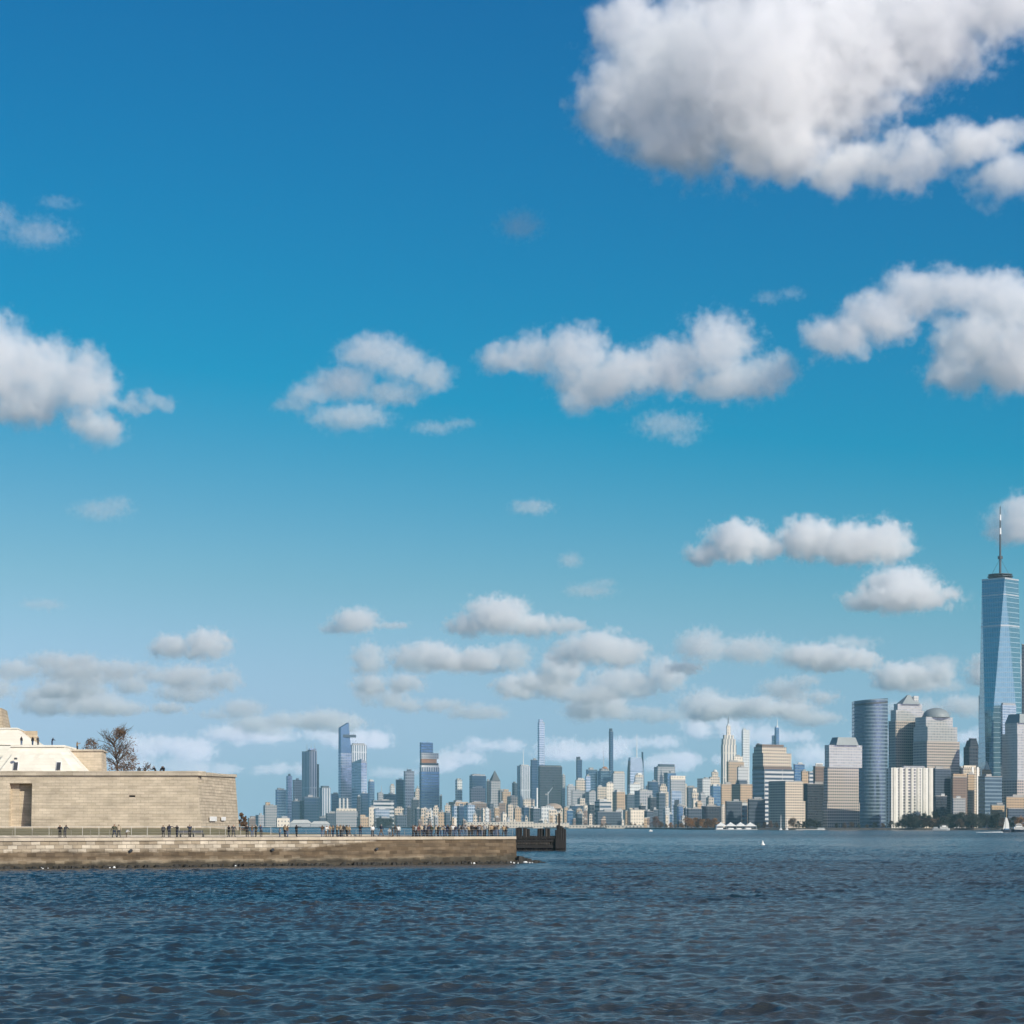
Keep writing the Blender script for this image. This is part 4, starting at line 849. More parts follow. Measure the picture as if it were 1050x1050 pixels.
def trunk_mesh(name, h, r0, seed, limbs=6, rad=3.0, top=1.0, depth=1):
    r = random.Random(seed); mb = MB(); pts = [Vector((0, 0, 0))]
    for i in range(4): pts.append(pts[-1] + Vector((r.uniform(-.05, .05) * h, r.uniform(-.05, .05) * h, h * top / 4)))
    for i in range(4): mb.tube(pts[i], pts[i + 1], r0 * (1 - i * .2), r0 * (.8 - i * .2) + .01, 7)
    def limb(p, d, l, rr, lev):
        q = p + d * l; mid = (p + q) / 2 + Vector((r.uniform(-.1, .1), r.uniform(-.1, .1), r.uniform(0, .12))) * l
        mb.tube(p, mid, rr, rr * .75, 5); mb.tube(mid, q, rr * .75, rr * .4, 5)
        if lev > 0:
            for _ in range(3 if lev > 1 else 4):
                t_ = r.uniform(.35, 1); pp = p.lerp(q, t_); nd = (d + Vector((r.gauss(0, .55), r.gauss(0, .55), r.gauss(.15, .4)))).normalized()
                limb(pp, nd, l * r.uniform(.45, .7), rr * .5, lev - 1)
    for j in range(limbs):
        th = j * 2.4 + r.uniform(-.4, .4); p = pts[1].lerp(pts[4], r.uniform(.15, 1)); limb(p, Vector((math.cos(th), math.sin(th), r.uniform(.5, 1.3))).normalized(), rad * r.uniform(.6, 1), r0 * .4, depth)
    return mb.mesh(name)
TREE_PROTO = {}
for i in range(3):
    TREE_PROTO[i] = (crown_mesh('crown', 1.0, .28, 1.75, 1500, .075, 40 + i, 24), trunk_mesh('trunk', 1.2, .055, 60 + i, 6, .7))
def tree(kind, label, x, y, z, h, w, leafs, i, group, cat='tree'):
    r = empty(kind, (x, y, z), i * 1.7, label, cat, group); cm, tm = TREE_PROTO[i % 3]
    c = bpy.data.objects.new('crown', cm); t_ = bpy.data.objects.new('trunk', tm)
    for o, m in ((c, LEAF[leafs]), (t_, BARK)):
        COL.objects.link(o); o.parent = r
        if not o.data.materials: o.data.materials.append(m)
        o.material_slots[0].link = 'OBJECT'; o.material_slots[0].material = m
    r.scale = (w / 2, w / 2, h / 1.85); return r
rnd = random.Random(4)
def along(cols, D, top0, top1, leafs, kind, lab, group, gz=LAND_Z):
    for j, px in enumerate(cols):
        Dj = D + rnd.uniform(-25, 25); k = Dj / F; yt = rnd.uniform(top0, top1)
        h = (EYE - (yt - HY) * k) - gz; p = at(px, HY, Dj)
        tree(kind, lab if len(cols) == 1 else lab, p.x, Dj, gz, h, h * rnd.uniform(.95, 1.35), leafs if isinstance(leafs, str) else rnd.choice(leafs), rnd.randrange(99), group)
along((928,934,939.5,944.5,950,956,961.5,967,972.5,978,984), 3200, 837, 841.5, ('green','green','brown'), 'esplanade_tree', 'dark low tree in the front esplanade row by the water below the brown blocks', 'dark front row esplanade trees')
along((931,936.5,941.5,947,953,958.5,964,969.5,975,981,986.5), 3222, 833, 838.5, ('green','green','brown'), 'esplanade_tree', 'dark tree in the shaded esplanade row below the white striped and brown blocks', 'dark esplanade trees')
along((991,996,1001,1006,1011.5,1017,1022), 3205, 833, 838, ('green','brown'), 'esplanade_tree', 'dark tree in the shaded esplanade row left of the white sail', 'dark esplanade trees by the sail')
along((1028,1034,1040,1046), 3190, 836, 840, ('brown','orange'), 'autumn_tree', 'brown leaved tree behind the boats at the right edge', 'brown trees at the right edge')
along((914,920,925.5), 3225, 840, 843, ('green',), 'esplanade_tree', 'dark bushy tree at the left foot of the white striped block', 'dark trees at the striped block')
along((858,866,873,881,889,897,905), 3235, 842, 845.5, ('green','brown'), 'esplanade_tree', 'low dark tree on the shore below the granite and curved glass towers', 'low dark trees below the granite tower')
along((813,818.5,824,829.5,835,840), 3250, 838.5, 843, ('brown','green'), 'autumn_tree', 'brown tree on the shore right of the two pale masts', 'brown shore trees right of the masts')
along((778,784,790,796), 3300, 842, 845, ('green','brown'), 'shore_tree', 'dark low tree between the white tents and the pale masts', 'dark trees right of the tents')
along((705,709,713,717.5), 3520, 837.5, 840, ('orange',), 'autumn_tree', 'orange tree in the bright clump left of the white tents', 'orange trees left of the tents')
along((721.5,725.5,730,733.5), 3480, 839.5, 841.5, ('orange','rust'), 'autumn_tree', 'russet tree in the darker clump just left of the white tents', 'russet trees beside the tents')
along((678,683,688,693,698.5), 3700, 842, 845, ('brown','brown','orange'), 'autumn_tree', 'brown tree in the low shore row left of the bright orange clump', 'brown shore trees left of the orange clump')
along((672.5,), 4300, 837.5, 838, 'rust', 'autumn_tree', 'single dark red tree at the end of the thin pale pier deck', None)
along((617,621.5,626,646.5,651,655.5,660), 4900, 843.3, 845.3, ('orange','brown'), 'autumn_tree', 'small orange tree above the thin pale pier deck', 'orange trees over the pier deck')
along((600,606,611), 5300, 844, 846, ('green','brown'), 'shore_tree', 'tiny dark tree on the far shore just right of the timber pier', 'tiny trees right of the timber pier')
along((388,392,396.5,400.5), 6560, 838.5, 841, ('green',), 'shore_tree', 'dark green tree on the far shore below the glassy pavilion', 'dark trees under the pavilion')
# ------------------------------------------------------------------ the fort island
IZ = 4.05
A0, A1 = at(-60, 891.6, 1), None
def wl(px):      # the waterline of the sea wall: distance at a picture column
    return 296 + (342 - 296) * px / 530.0
def P2(px, D): return Vector(((px - CX) * D / F, D))
WL, WR = P2(-90, wl(-90)), P2(530, wl(530))
along_ = (WR - WL).normalized(); inward = Vector((-along_.y, along_.x)); WALL_LEN = (WR - WL).length
def isl(s, d, z=0): p = WL + along_ * s + inward * d; return Vector((p.x, p.y, z))   # s metres along the wall, d metres behind its face
def stone(name, cols, bw, bh, stain=None, mortar=.02, bump=.03, rough=.9, dark=.55, offset=.5, lo=.72, hi=1.18):
    """coursed stone on the wall's UVs (metres); stain = list of (height, colour, strength) of tide and weather bands"""
    m, nt = new_mat(name)
    uv = N(nt, 'ShaderNodeUVMap', uv_map='UVMap').outputs[0]
    wob = N(nt, 'ShaderNodeTexNoise', {'Vector': uv, 'Scale': .8, 'Detail': 3.0})
    wv = N(nt, 'ShaderNodeVectorMath', {0: wob.outputs['Color'], 1: (.12, .07, 0)}, operation='MULTIPLY'); uvw = N(nt, 'ShaderNodeVectorMath', {0: uv, 1: wv.outputs[0]}, operation='ADD').outputs[0]
    bk = N(nt, 'ShaderNodeTexBrick', {'Vector': uvw, 'Color1': (0,0,0,1), 'Color2': (1,1,1,1), 'Mortar': (.5,.5,.5,1), 'Scale': 1.0, 'Mortar Size': mortar, 'Mortar Smooth': .3, 'Bias': 0.0, 'Brick Width': bw, 'Row Height': bh}, offset=offset)
    cr = N(nt, 'ShaderNodeValToRGB', {0: bk.outputs[0]}); el = cr.color_ramp.elements; el[0].color = (*cols[0], 1); el[1].color = (*cols[-1], 1)
    for i, c in enumerate(cols[1:-1]): el.new((i + 1) / (len(cols) - 1)).color = (*c, 1)
    n1 = N(nt, 'ShaderNodeTexNoise', {'Vector': uv, 'Scale': .35, 'Detail': 7.0, 'Roughness': .65}).outputs[0]
    n2 = N(nt, 'ShaderNodeTexNoise', {'Vector': N(nt, 'ShaderNodeMapping', {'Vector': uv, 'Scale': (.12, 1.6, 1)}).outputs[0], 'Scale': 1.0, 'Detail': 5.0, 'Roughness': .6}).outputs[0]
    f = M(nt, 'ADD', M(nt, 'MULTIPLY', n1, .7), M(nt, 'MULTIPLY', n2, .7))
    f = N(nt, 'ShaderNodeMapRange', {'Value': f, 'From Min': .5, 'From Max': .9, 'To Min': lo, 'To Max': hi}).outputs[0]
    c = N(nt, 'ShaderNodeVectorMath', {0: cr.outputs[0]}, operation='SCALE'); nt.links.new(f, c.inputs['Scale'])
    col = N(nt, 'ShaderNodeMixRGB', {0: M(nt, 'MULTIPLY', bk.outputs['Fac'], dark), 1: c.outputs[0], 2: (.06, .05, .04, 1)}).outputs[0]
    if stain:
        s = N(nt, 'ShaderNodeSeparateXYZ', {0: uv}); n3 = N(nt, 'ShaderNodeTexNoise', {'Vector': N(nt, 'ShaderNodeMapping', {'Vector': uv, 'Scale': (.35, .9, 1)}).outputs[0], 'Scale': 1.0, 'Detail': 7.0, 'Roughness': .7}).outputs[0]
        zz = M(nt, 'ADD', s.outputs[1], M(nt, 'MULTIPLY', M(nt, 'SUBTRACT', n3, .5), 1.5))
        for (top, sc, st, slope) in stain:          # slope: the stain climbs towards the wall's far end
            lim = M(nt, 'ADD', M(nt, 'MULTIPLY', M(nt, 'MAXIMUM', M(nt, 'SUBTRACT', s.outputs[0], 54.0), 0.0), slope), top)
            k = N(nt, 'ShaderNodeMapRange', {'Value': M(nt, 'SUBTRACT', lim, zz), 'From Min': -.25, 'From Max': .25, 'To Max': st}, interpolation_type='SMOOTHSTEP').outputs[0]
            dk = N(nt, 'ShaderNodeVectorMath', {0: c.outputs[0], 1: sc}, operation='MULTIPLY').outputs[0]
            col = N(nt, 'ShaderNodeMixRGB', {0: k, 1: col, 2: dk}).outputs[0]
    p = N(nt, 'ShaderNodeBsdfPrincipled', {'Base Color': col, 'Roughness': rough})
    hb = M(nt, 'ADD', M(nt, 'MULTIPLY', bk.outputs['Fac'], -1.0), M(nt, 'MULTIPLY', n1, .8))
    nt.links.new(N(nt, 'ShaderNodeBump', {'Height': hb, 'Distance': bump, 'Strength': .8}).outputs[0], p.inputs['Normal'])
    N(nt, 'ShaderNodeOutputMaterial', {0: p.outputs[0]}); return m
SEAWALL = stone('sea_wall_stone', ((.25,.20,.14), (.40,.33,.24), (.56,.49,.39), (.33,.27,.20)), 1.3, .52,
                [(2.2, (.28,.23,.175), .95, .085), (1.15, (.72,.70,.64), .6, .0), (.75, (.12,.12,.11), .97, .012)], mortar=.03, dark=.75, lo=.45, hi=1.3)
CAPST = stone('wall_cap_stone', ((.42,.36,.27), (.54,.47,.37), (.48,.41,.32)), 1.9, .6, None, .015)
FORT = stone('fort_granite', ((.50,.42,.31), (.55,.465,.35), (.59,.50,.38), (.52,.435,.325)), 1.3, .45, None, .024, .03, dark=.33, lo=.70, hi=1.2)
FORT_SIDE = stone('rough_shaded_fort_granite', ((.43,.355,.26), (.50,.42,.315), (.54,.455,.34), (.46,.385,.285)), 1.3, .5, None, .04, .06, dark=.42, lo=.7, hi=1.18)  # rougher stone; the side face's shade is also put into its darker colour
CREAM = stone('terrace_limestone', ((.72,.68,.58), (.76,.72,.62), (.80,.76,.66)), 1.4, .6, None, .012, .01, dark=.2, lo=.93, hi=1.05)
PEDESTAL = stone('pedestal_granite', ((.46,.37,.26), (.52,.43,.31)), 1.2, .6, None, .03, .04)
def sea_wall():
    r = empty('sea_wall', isl(WALL_LEN / 2, 0), 0, 'long stained stone sea wall along the fort island, dark with weed at the waterline', 'wall'); r.location.z = 0
    off = Vector((-r.location.x, -r.location.y, 0))
    def strip(name, z0, z1, d0, d1, mat, jag=0, seed=0, dep=1.2, close=True):
        mb = MB(); rr = random.Random(seed); n = 150; prev = None
        for i in range(n + 1):
            s = WALL_LEN * i / n; j = rr.uniform(-jag, jag); jz = rr.uniform(-jag, jag) * .6
            q = [isl(s, d0 + j, z0) + off, isl(s, d1 + j, z1 + jz) + off, isl(s, d1 + dep, z1 + jz) + off]
            if prev:
                s0 = WALL_LEN * (i - 1) / n
                mb.poly([prev[0], q[0], q[1], prev[1]], [(s0, z0), (s, z0), (s, z1), (s0, z1)])
                mb.poly([prev[1], q[1], q[2], prev[2]], [(s0, z1 + .1), (s, z1 + .1), (s, z1 + .5), (s0, z1 + .5)])
            else: mb.poly([q[0], q[1], q[2], isl(s, d1 + dep, z0) + off])
            prev = q
        # the end face towards the channel
        e = [isl(WALL_LEN, d0, z0) + off, isl(WALL_LEN + (.5 if d0 < d1 else 0), 55, z0) + off, isl(WALL_LEN + .2, 55, z1) + off, isl(WALL_LEN, d1, z1) + off]
        mb.poly(e, [(WALL_LEN, z0), (WALL_LEN + 55, z0), (WALL_LEN + 55, z1), (WALL_LEN, z1)])
        return mb.build(name, mat, r)
    strip('wall', -1.5, 3.62, -.25, .35, SEAWALL, .02, 1)
    strip('capstone', 3.625, 4.02, .14, .16, CAPST, .03, 2, 1.3)
    strip('footing', -1.5, .42, -.85, -.62, SEAWALL, .16, 4, .9)
    mb = MB()
    for px, py in ((110.7, 0), (254, 0), (367, 0)):
        s = (px + 90) / 620 * WALL_LEN; c = isl(s, .02, 2.3) + off; mb.tube(c + Vector((0, -.35, 0)), c + Vector((0, .3, 0)), .2, n=10)
    mb.build('drain_pipe', DARKMET, r)
sea_wall()
def rocks():      # tumbled footing stones, too many to count
    rr = random.Random(9); mb = MB()
    def rock(c, s):
        n = 7; base = [(c.x + s * math.cos(i * 6.283 / n) * rr.uniform(.7, 1.1), c.y + s * .8 * math.sin(i * 6.283 / n) * rr.uniform(.7, 1.1)) for i in range(n)]
        tp = [(c.x + (p[0] - c.x) * rr.uniform(.4, .7) + s * .1, c.y + (p[1] - c.y) * rr.uniform(.4, .7)) for p in base]
        mb.prism(base, -.6, c.z, tp)
    for _ in range(420):
        s = rr.uniform(0, WALL_LEN); rock(isl(s, rr.uniform(-1.5, -.7), rr.uniform(.05, .42)), rr.uniform(.25, .6))
    for _ in range(190):
        t_ = rr.random() ** 1.3; s = WALL_LEN + t_ * 5.0; rock(isl(s, rr.uniform(-.6, 5), max(.15, (1 - t_) * 1.1 * rr.uniform(.4, 1) + .12)), rr.uniform(.35, .8))
    tag(mb.build('rubble', simple('weedy_rock', (.026,.025,.022), .8, .5, 1.2, 0, .05)), 'dark weedy boulders heaped along the foot of the sea wall', None, None, 'stuff')
rocks()
def splash():     # surf breaking on the last boulders
    rr = random.Random(3); mb = MB()
    for px, n, s in ((533, 9, .26), (470, 2, .12), (520, 3, .14), (21, 3, .16), (88, 2, .12), (210, 2, .12)):
        for _ in range(n):
            c = isl((px + 90) / 620 * WALL_LEN + rr.gauss(0, s * 2.4), rr.uniform(-2.3, -1.5), rr.uniform(0, s * 1.1) * rr.random()); a = rr.uniform(.06, .2) * (1 + s)
            mb.prism([(c.x + a * math.cos(i * 1.257), c.y + a * math.sin(i * 1.257)) for i in range(5)], c.z, c.z + a * .9, [(c.x + a * .4 * math.cos(i * 1.257), c.y + a * .4 * math.sin(i * 1.257)) for i in range(5)])
    tag(mb.build('surf', simple('white_foam', (.75,.77,.76), .7, .05, 2)), 'white surf breaking on the boulders below the wall', None, None, 'stuff')
splash()
# ground: paved promenade, lawn rising to the fort
def sheet(name, d0, z0, d1, z1, s0, s1, mat, lab):
    mb = MB(); n = 24
    for i in range(n):
        a, b = s0 + (s1 - s0) * i / n, s0 + (s1 - s0) * (i + 1) / n
        mb.poly([isl(a, d0, z0), isl(b, d0, z0), isl(b, d1, z1), isl(a, d1, z1)])
    return tag(mb.build(name, mat), lab, None, None, 'structure')
PAVE = simple('promenade_paving', (.40,.31,.22), .85, .2, .5)
sheet('promenade', 1.3, 4.018, 14, 4.05, 0, WALL_LEN, PAVE, 'pale brick promenade along the top of the sea wall')
sheet('kerb', 14.0, 4.06, 14.6, 4.32, 0, WALL_LEN - 16, CAPST, 'pale stone kerb between promenade and lawn')
LAWN_END = (330 + 90) / 620 * WALL_LEN
lawn_m = simple('winter_lawn', (.215,.18,.085), .95, .3, .6, 0, .05)
sheet('lawn', 14.6, 4.32, 40, 5.25, 0, LAWN_END, lawn_m, 'dull green winter lawn rising to the fort')
sheet('lawn', 14.6, 4.32, 40, 4.36, LAWN_END, WALL_LEN - 16, lawn_m, 'flat worn lawn beyond the fort corner')
sheet('island_ground', 40, 4.3, 120, 4.3, -40, WALL_LEN - 30, lawn_m, 'level ground behind the lawn')
sheet('promenade', 14, 4.052, 55, 4.06, WALL_LEN - 16, WALL_LEN, PAVE, 'paved end of the promenade')
# railing: posts and rails along the sea wall
RAILM = simple('dull_rail_metal', (.34,.31,.27), .6, .1, 1.0)
def railing():
    r = empty('railing', isl(WALL_LEN / 2, .9, 4.02), 0, 'thin pale metal railing along the top of the sea wall', 'railing'); off = Vector((-r.location.x, -r.location.y, -r.location.z))
    n = 34
    for i in range(n + 1):
        mb = MB(); p = isl(WALL_LEN * i / n * .998 + .05, .9, 4.0) + off; mb.tube(p, p + Vector((0, 0, 1.08)), .022, n=6); mb.build('post', RAILM, r)
    for z in (.35, .7, 1.08):
        mb = MB(); mb.tube(isl(.1, .9, 4.0 + z) + off, isl(WALL_LEN - .1, .9, 4.0 + z) + off, .012, n=5); mb.build('rail', RAILM, r)
railing()
def fence():
    r = empty('fence', isl(20, 14.9, 4.3), 0, 'low wire fence along the edge of the lawn below the fort', 'fence'); off = Vector((-r.location.x, -r.location.y, -r.location.z)); n = 24; L = WALL_LEN - 34
    for i in range(n + 1):
        mb = MB(); p = isl(L * i / n + .05, 14.9, 4.3) + off; mb.tube(p, p + Vector((0, 0, 1.25)), .03, n=6); mb.build('post', ROOF_PALE, r)
    mb = MB(); mb.tube(isl(.1, 14.9, 5.5) + off, isl(L, 14.9, 5.5) + off, .025, n=5); mb.build('rail', ROOF_PALE, r)
fence()
# the fort
FD = 362.0; FK = FD / F
def fz(py): return EYE - (py - HY) * FK
def fort():
    r = empty('fort', (at(120, HY, FD).x, FD, 4.6), 0, 'massive tan granite fort with battered walls and an angular corner', 'fort')
    o = r.location; bat = .105                                        # batter: metres of set-back per metre of height
    z0, z1 = fz(850.5), fz(795.2)
    X = lambda px: (px - CX) * FK
    def fp(x, z, d=0.0): return Vector((x - o.x, FD - (z1 - z) * bat + d - o.y, z - o.z))     # a point of the front face
    xl, xc1, xc0 = X(-120), X(202.3), X(207.5)
    nx0, nx1, nxm, nz0, nz1 = X(10), X(33.2), X(18.5), fz(847.5), fz(803.2)
    mb = MB(); uvf = lambda *pts: [(p.x, p.z + 20) for p in pts]
    def face(*pts): mb.poly(pts, uvf(*pts))
    right = lambda z: xc0 + (xc1 - xc0) * (z - z0) / (z1 - z0)
    face(fp(xl, z0), fp(nx0, z0), fp(nx0, z1), fp(xl, z1))
    face(fp(nx0, nz1), fp(nx1, nz1), fp(nx1, z1), fp(nx0, z1)); face(fp(nx0, z0), fp(nx1, z0), fp(nx1, nz0), fp(nx0, nz0))
    # front right of the niche, with the loophole
    lx0, lx1, lz0, lz1 = X(132.6), X(139), fz(817.3), fz(815.5)
    face(fp(nx1, z0), fp(lx0, z0), fp(lx0, z1), fp(nx1, z1)); face(fp(lx0, z0), fp(lx1, z0), fp(lx1, lz0), fp(lx0, lz0)); face(fp(lx0, lz1), fp(lx1, lz1), fp(lx1, z1), fp(lx0, z1))
    face(fp(lx1, z0), fp(right(z0), z0), fp(right(z1), z1), fp(lx1, z1))
    for (a, b) in (((nx1, nz0), (nx1, nz1)), ((nx1, nz1), (nx0, nz1)), ((nx0, nz1), (nx0, nz0)), ((nx0, nz0), (nx1, nz0))):
        bk = lambda q: Vector((q[0] - o.x, FD + 1.5 - o.y, q[1] - o.z))
        face(fp(*a), bk(a), bk(b), fp(*b))
    for (a, b) in (((lx1, lz0), (lx1, lz1)), ((lx1, lz1), (lx0, lz1)), ((lx0, lz1), (lx0, lz0)), ((lx0, lz0), (lx1, lz0))): face(fp(*a), fp(*a, 1.2), fp(*b, 1.2), fp(*b))
    # the side face running back from the corner
    D2 = 399.0; k2 = D2 / F; e1 = Vector(((241.3 - CX) * k2 - o.x, D2 - o.y, EYE - (797.2 - HY) * k2 - o.z)); e0 = Vector(((246.3 - CX) * k2 - o.x, D2 - 1.0 - o.y, 4.35 - o.z))
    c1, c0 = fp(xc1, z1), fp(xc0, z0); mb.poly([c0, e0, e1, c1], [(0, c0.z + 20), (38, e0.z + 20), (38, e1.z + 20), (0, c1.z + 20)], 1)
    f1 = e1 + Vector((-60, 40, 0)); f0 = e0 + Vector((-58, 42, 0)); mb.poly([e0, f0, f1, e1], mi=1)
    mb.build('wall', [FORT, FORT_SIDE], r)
    mb = MB()                                                        # back of the niche: two stone panels with a step between
    for xa, xb, d in ((nx0, nxm, 1.05), (nxm, nx1, 1.45)):
        mb.poly([Vector((xa - o.x, FD + d - o.y, nz0 - o.z)), Vector((xb - o.x, FD + d - o.y, nz0 - o.z)), Vector((xb - o.x, FD + d - o.y, nz1 - o.z)), Vector((xa - o.x, FD + d - o.y, nz1 - o.z))])
    mb.poly([Vector((nxm - o.x, FD + 1.05 - o.y, nz0 - o.z)), Vector((nxm - o.x, FD + 1.45 - o.y, nz0 - o.z)), Vector((nxm - o.x, FD + 1.45 - o.y, nz1 - o.z)), Vector((nxm - o.x, FD + 1.05 - o.y, nz1 - o.z))])
    mb.build('niche_panel', FORT, r)
    mb = MB(); mb.poly([fp(lx0, lz0, 1.25), fp(lx1, lz0, 1.25), fp(lx1, lz1, 1.25), fp(lx0, lz1, 1.25)]); mb.build('loophole', DARKMET, r)
    # cornice over the front, a rough broken coping over the side face
    mb = MB(); zc0, zc1 = z1 + .004, fz(790.6); y0 = FD - .32 - o.y
    mb.prism([(xl - o.x, y0), (xc1 + .25 - o.x, y0), (xc1 + 1.0 - o.x, y0 + 3), (xl - o.x, y0 + 3)], zc0 - o.z, zc1 - o.z); mb.build('cornice', CAPST, r)
    rr = random.Random(2); n = 15
    for i in range(n):
        a, b = c1.lerp(e1, i / n + .003), c1.lerp(e1, (i + 1) / n - .003); mb = MB(); h = rr.uniform(.28, .62); nn = Vector((a.y - b.y, b.x - a.x, 0)).normalized() * 2.0; ov = nn * -.14
        mb.prism([(a.x + ov.x, a.y + ov.y), (b.x + ov.x, b.y + ov.y), (b.x + nn.x, b.y + nn.y), (a.x + nn.x, a.y + nn.y)], max(a.z, b.z) + .004, max(a.z, b.z) + h); mb.build('coping_stone', CAPST, r)
    mb = MB(); zt = fz(796.3) - o.z; mb.poly([(xl - o.x, FD + 2.6 - o.y, zt), (xc1 - o.x, FD + 2.6 - o.y, zt), (e1.x - 1.5, e1.y + 1.5, zt - .6), (e1.x - 30, e1.y + 60, zt - .6), (xl - o.x, FD + 100 - o.y, zt)]); mb.build('roof', PAVE, r)
    for px, py, w, h in ((225.5, 839.8, 1.6, 1.5), (234, 839.6, 1.0, 1.2)):
        D3 = 380 + (px - 225) * .9; k3 = D3 / F; c = at(px, py, D3) - o; t_ = (e0 - c0).normalized(); n3 = Vector((t_.y, -t_.x, 0)) * .3
        # hung just in front of the side face
        s = (c.x - c0.x) / (e0.x - c0.x); q = c0.lerp(e0, s); top = c1.lerp(e1, s); g = (c.z - q.z) / (top.z - q.z); q = q.lerp(top, g) + n3; tt = Vector((t_.x, t_.y, 0)); w3 = w * 1.9
        mb = MB(); A_ = [q - tt * w3, q + tt * w3]; mb.prism([(A_[0].x + n3.x * .2, A_[0].y + n3.y * .2), (A_[1].x + n3.x * .2, A_[1].y + n3.y * .2), (A_[1].x - n3.x * .2, A_[1].y - n3.y * .2), (A_[0].x - n3.x * .2, A_[0].y - n3.y * .2)], q.z - h * .25, q.z + h * .25)
        mb.build('white_panel', WHITE, r)
    return zt + o.z
FORT_TOP = fort()
def terraces():
    D = 402.0; k = D / F; X = lambda px: (px - CX) * k; Z = lambda py: EYE - (py - HY) * k
    r = empty('terraced_base', (X(36), D, FORT_TOP), 0, 'cream limestone base rising in sloped terraces behind the fort parapet', 'building'); o = r.location
    def frust(name, b0, b1, t0, t1, pyb, pyt, d0, d1, dep, mat, inset=1.0):
        XD = lambda px, d: (px - CX) * (D + d) / F - o.x; ZD = lambda py, d: EYE - (py - HY) * (D + d) / F - o.z
        mb = MB(); zb, zt = ZD(pyb, d0), ZD(pyt, d1)
        mb.prism([(XD(b0, d0), d0), (XD(b1, d0), d0), (XD(b1, d0) - 1.2, d0 + dep), (XD(b0, d0), d0 + dep)], zb, zt, [(XD(t0, d1), d1), (XD(t1, d1), d1), (XD(t1, d1) - 1.2, d0 + dep - inset), (XD(t0, d1), d0 + dep - inset)])
        return mb.build(name, mat, r)
    frust('terrace', -14, 91, 11, 66, 795, 766, 0, 2.2, 24, CREAM)
    frust('terrace_coping', 10.6, 66.6, 10.9, 66.3, 765.9, 764, 1.9, 2.0, 20, CREAM)
    frust('rear_terrace', -90, 72, -90, 63, 796, 764.6, 4, 7, 14, CREAM)
    frust('terrace', -3, 77, 14, 62, 794, 771.5, -.9, .9, 6, CREAM)
    frust('upper_terrace', -40, 39, -20, 17.5, 763.8, 747.5, 9, 10.2, 14, CREAM)
    frust('upper_coping', -21, 18.2, -20.6, 17.8, 747.4, 746.2, 10, 10.1, 12, CREAM)
    frust('stone_block', 17.8, 39, 18, 38.4, 764, 749.5, 14, 14.1, 6, PEDESTAL)
    frust('bastion_block', 64, 104.6, 64.2, 104.3, 795, 770, 7, 7.1, 12, FORT); frust('bastion_coping', 63.6, 105, 63.7, 104.9, 769.9, 768.4, 6.8, 6.85, 12.4, CAPST)
    frust('pedestal', -60, 3.4, -58, 1.6, 746, 726, 16, 17, 12, PEDESTAL)
    for px in (16.6, 60.5):
        zt_, zb_ = 780.8, 789.6; w = X(px + 2.6) - X(px); mb = MB(); x = X(px) - o.x
        f = lambda zz: -.9 + 1.8 * ((Z(zz) - Z(794)) / (Z(771.5) - Z(794)))
        mb.prism([(x - w, f(790) - .12), (x + w, f(790) - .12), (x + w, f(780.8) + .4), (x - w, f(780.8) + .4)], Z(zb_) - o.z, Z(zt_) - o.z, [(x - w, f(780.8) - .12), (x + w, f(780.8) - .12), (x + w, f(780.8) + .4), (x - w, f(780.8) + .4)])
        win = mb.build('window', WHITE, r); mb = MB(); w *= .78
        mb.prism([(x - w, f(790) - .18), (x + w, f(790) - .18), (x + w, f(780.8) + .3), (x - w, f(780.8) + .3)], Z(789.5) - o.z, Z(781.6) - o.z, [(x - w, f(781.6) - .18), (x + w, f(781.6) - .18), (x + w, f(780.8) + .3), (x - w, f(780.8) + .3)])
        mb.build('pane', DARKMET, win)
    mb = MB(); x = X(17) - o.x; mb.tube((x, -.7, Z(779) - o.z), (x, -.7, Z(777) - o.z), .28, n=8); mb.build('lamp', DARKMET, r)
    return D
TER_D = terraces()
# trees on the fort island
def fort_tree(px, ybase, ytop, rad_px, D, label, seed, n, limbs, depth=2):
    k = D / F; p = at(px, ybase, D); h = (ybase - ytop) * k; r = empty('bare_tree', (p.x, D, FORT_TOP), 0, label, 'tree'); g = max(0, p.z - FORT_TOP)
    tm = trunk_mesh('trunk', g + h * .75, .22, seed, limbs, rad_px * k * .9, 1.0, depth); obj('trunk', tm, BARK, r)
    cm = crown_mesh('crown', rad_px * k, g + h * .02, g + h * .99, n, .15, seed + 1, 40); obj('crown', cm, LEAF['brown'], r)
fort_tree(123, 791, 749.5, 20, 432, 'nearly bare tree with brown leaves rising behind the fort parapet', 31, 2600, 30)
fort_tree(93, 769, 757.5, 9, 450, 'small twiggy tree peeping over the square bastion block', 37, 420, 16)
fort_tree(150, 790, 782, 7, 440, 'thin low twigs of a tree just right of the brown leaved one', 41, 60, 8)
def bush(px, ytop, D, w, label, leafs, seed):
    k = D / F; p = at(px, HY, D); h = EYE - (ytop - HY) * k - 4.3; r = empty('shrub', (p.x, D, 4.3), 0, label, 'shrub')
    obj('foliage', crown_mesh('foliage', w / 2, 0, h, 900, .16, seed, 22), LEAF[leafs], r); obj('stem', trunk_mesh('stem', h * .7, .06, seed, 7, w * .4), BARK, r)
bush(247.5, 834.5, 402, 1.5, 'tall brown shrub at the foot of the fort\'s far corner', 'brown', 51)
bush(251.3, 837.5, 398, 1.1, 'shorter brown shrub beside the tall one at the fort\'s far corner', 'brown', 53)
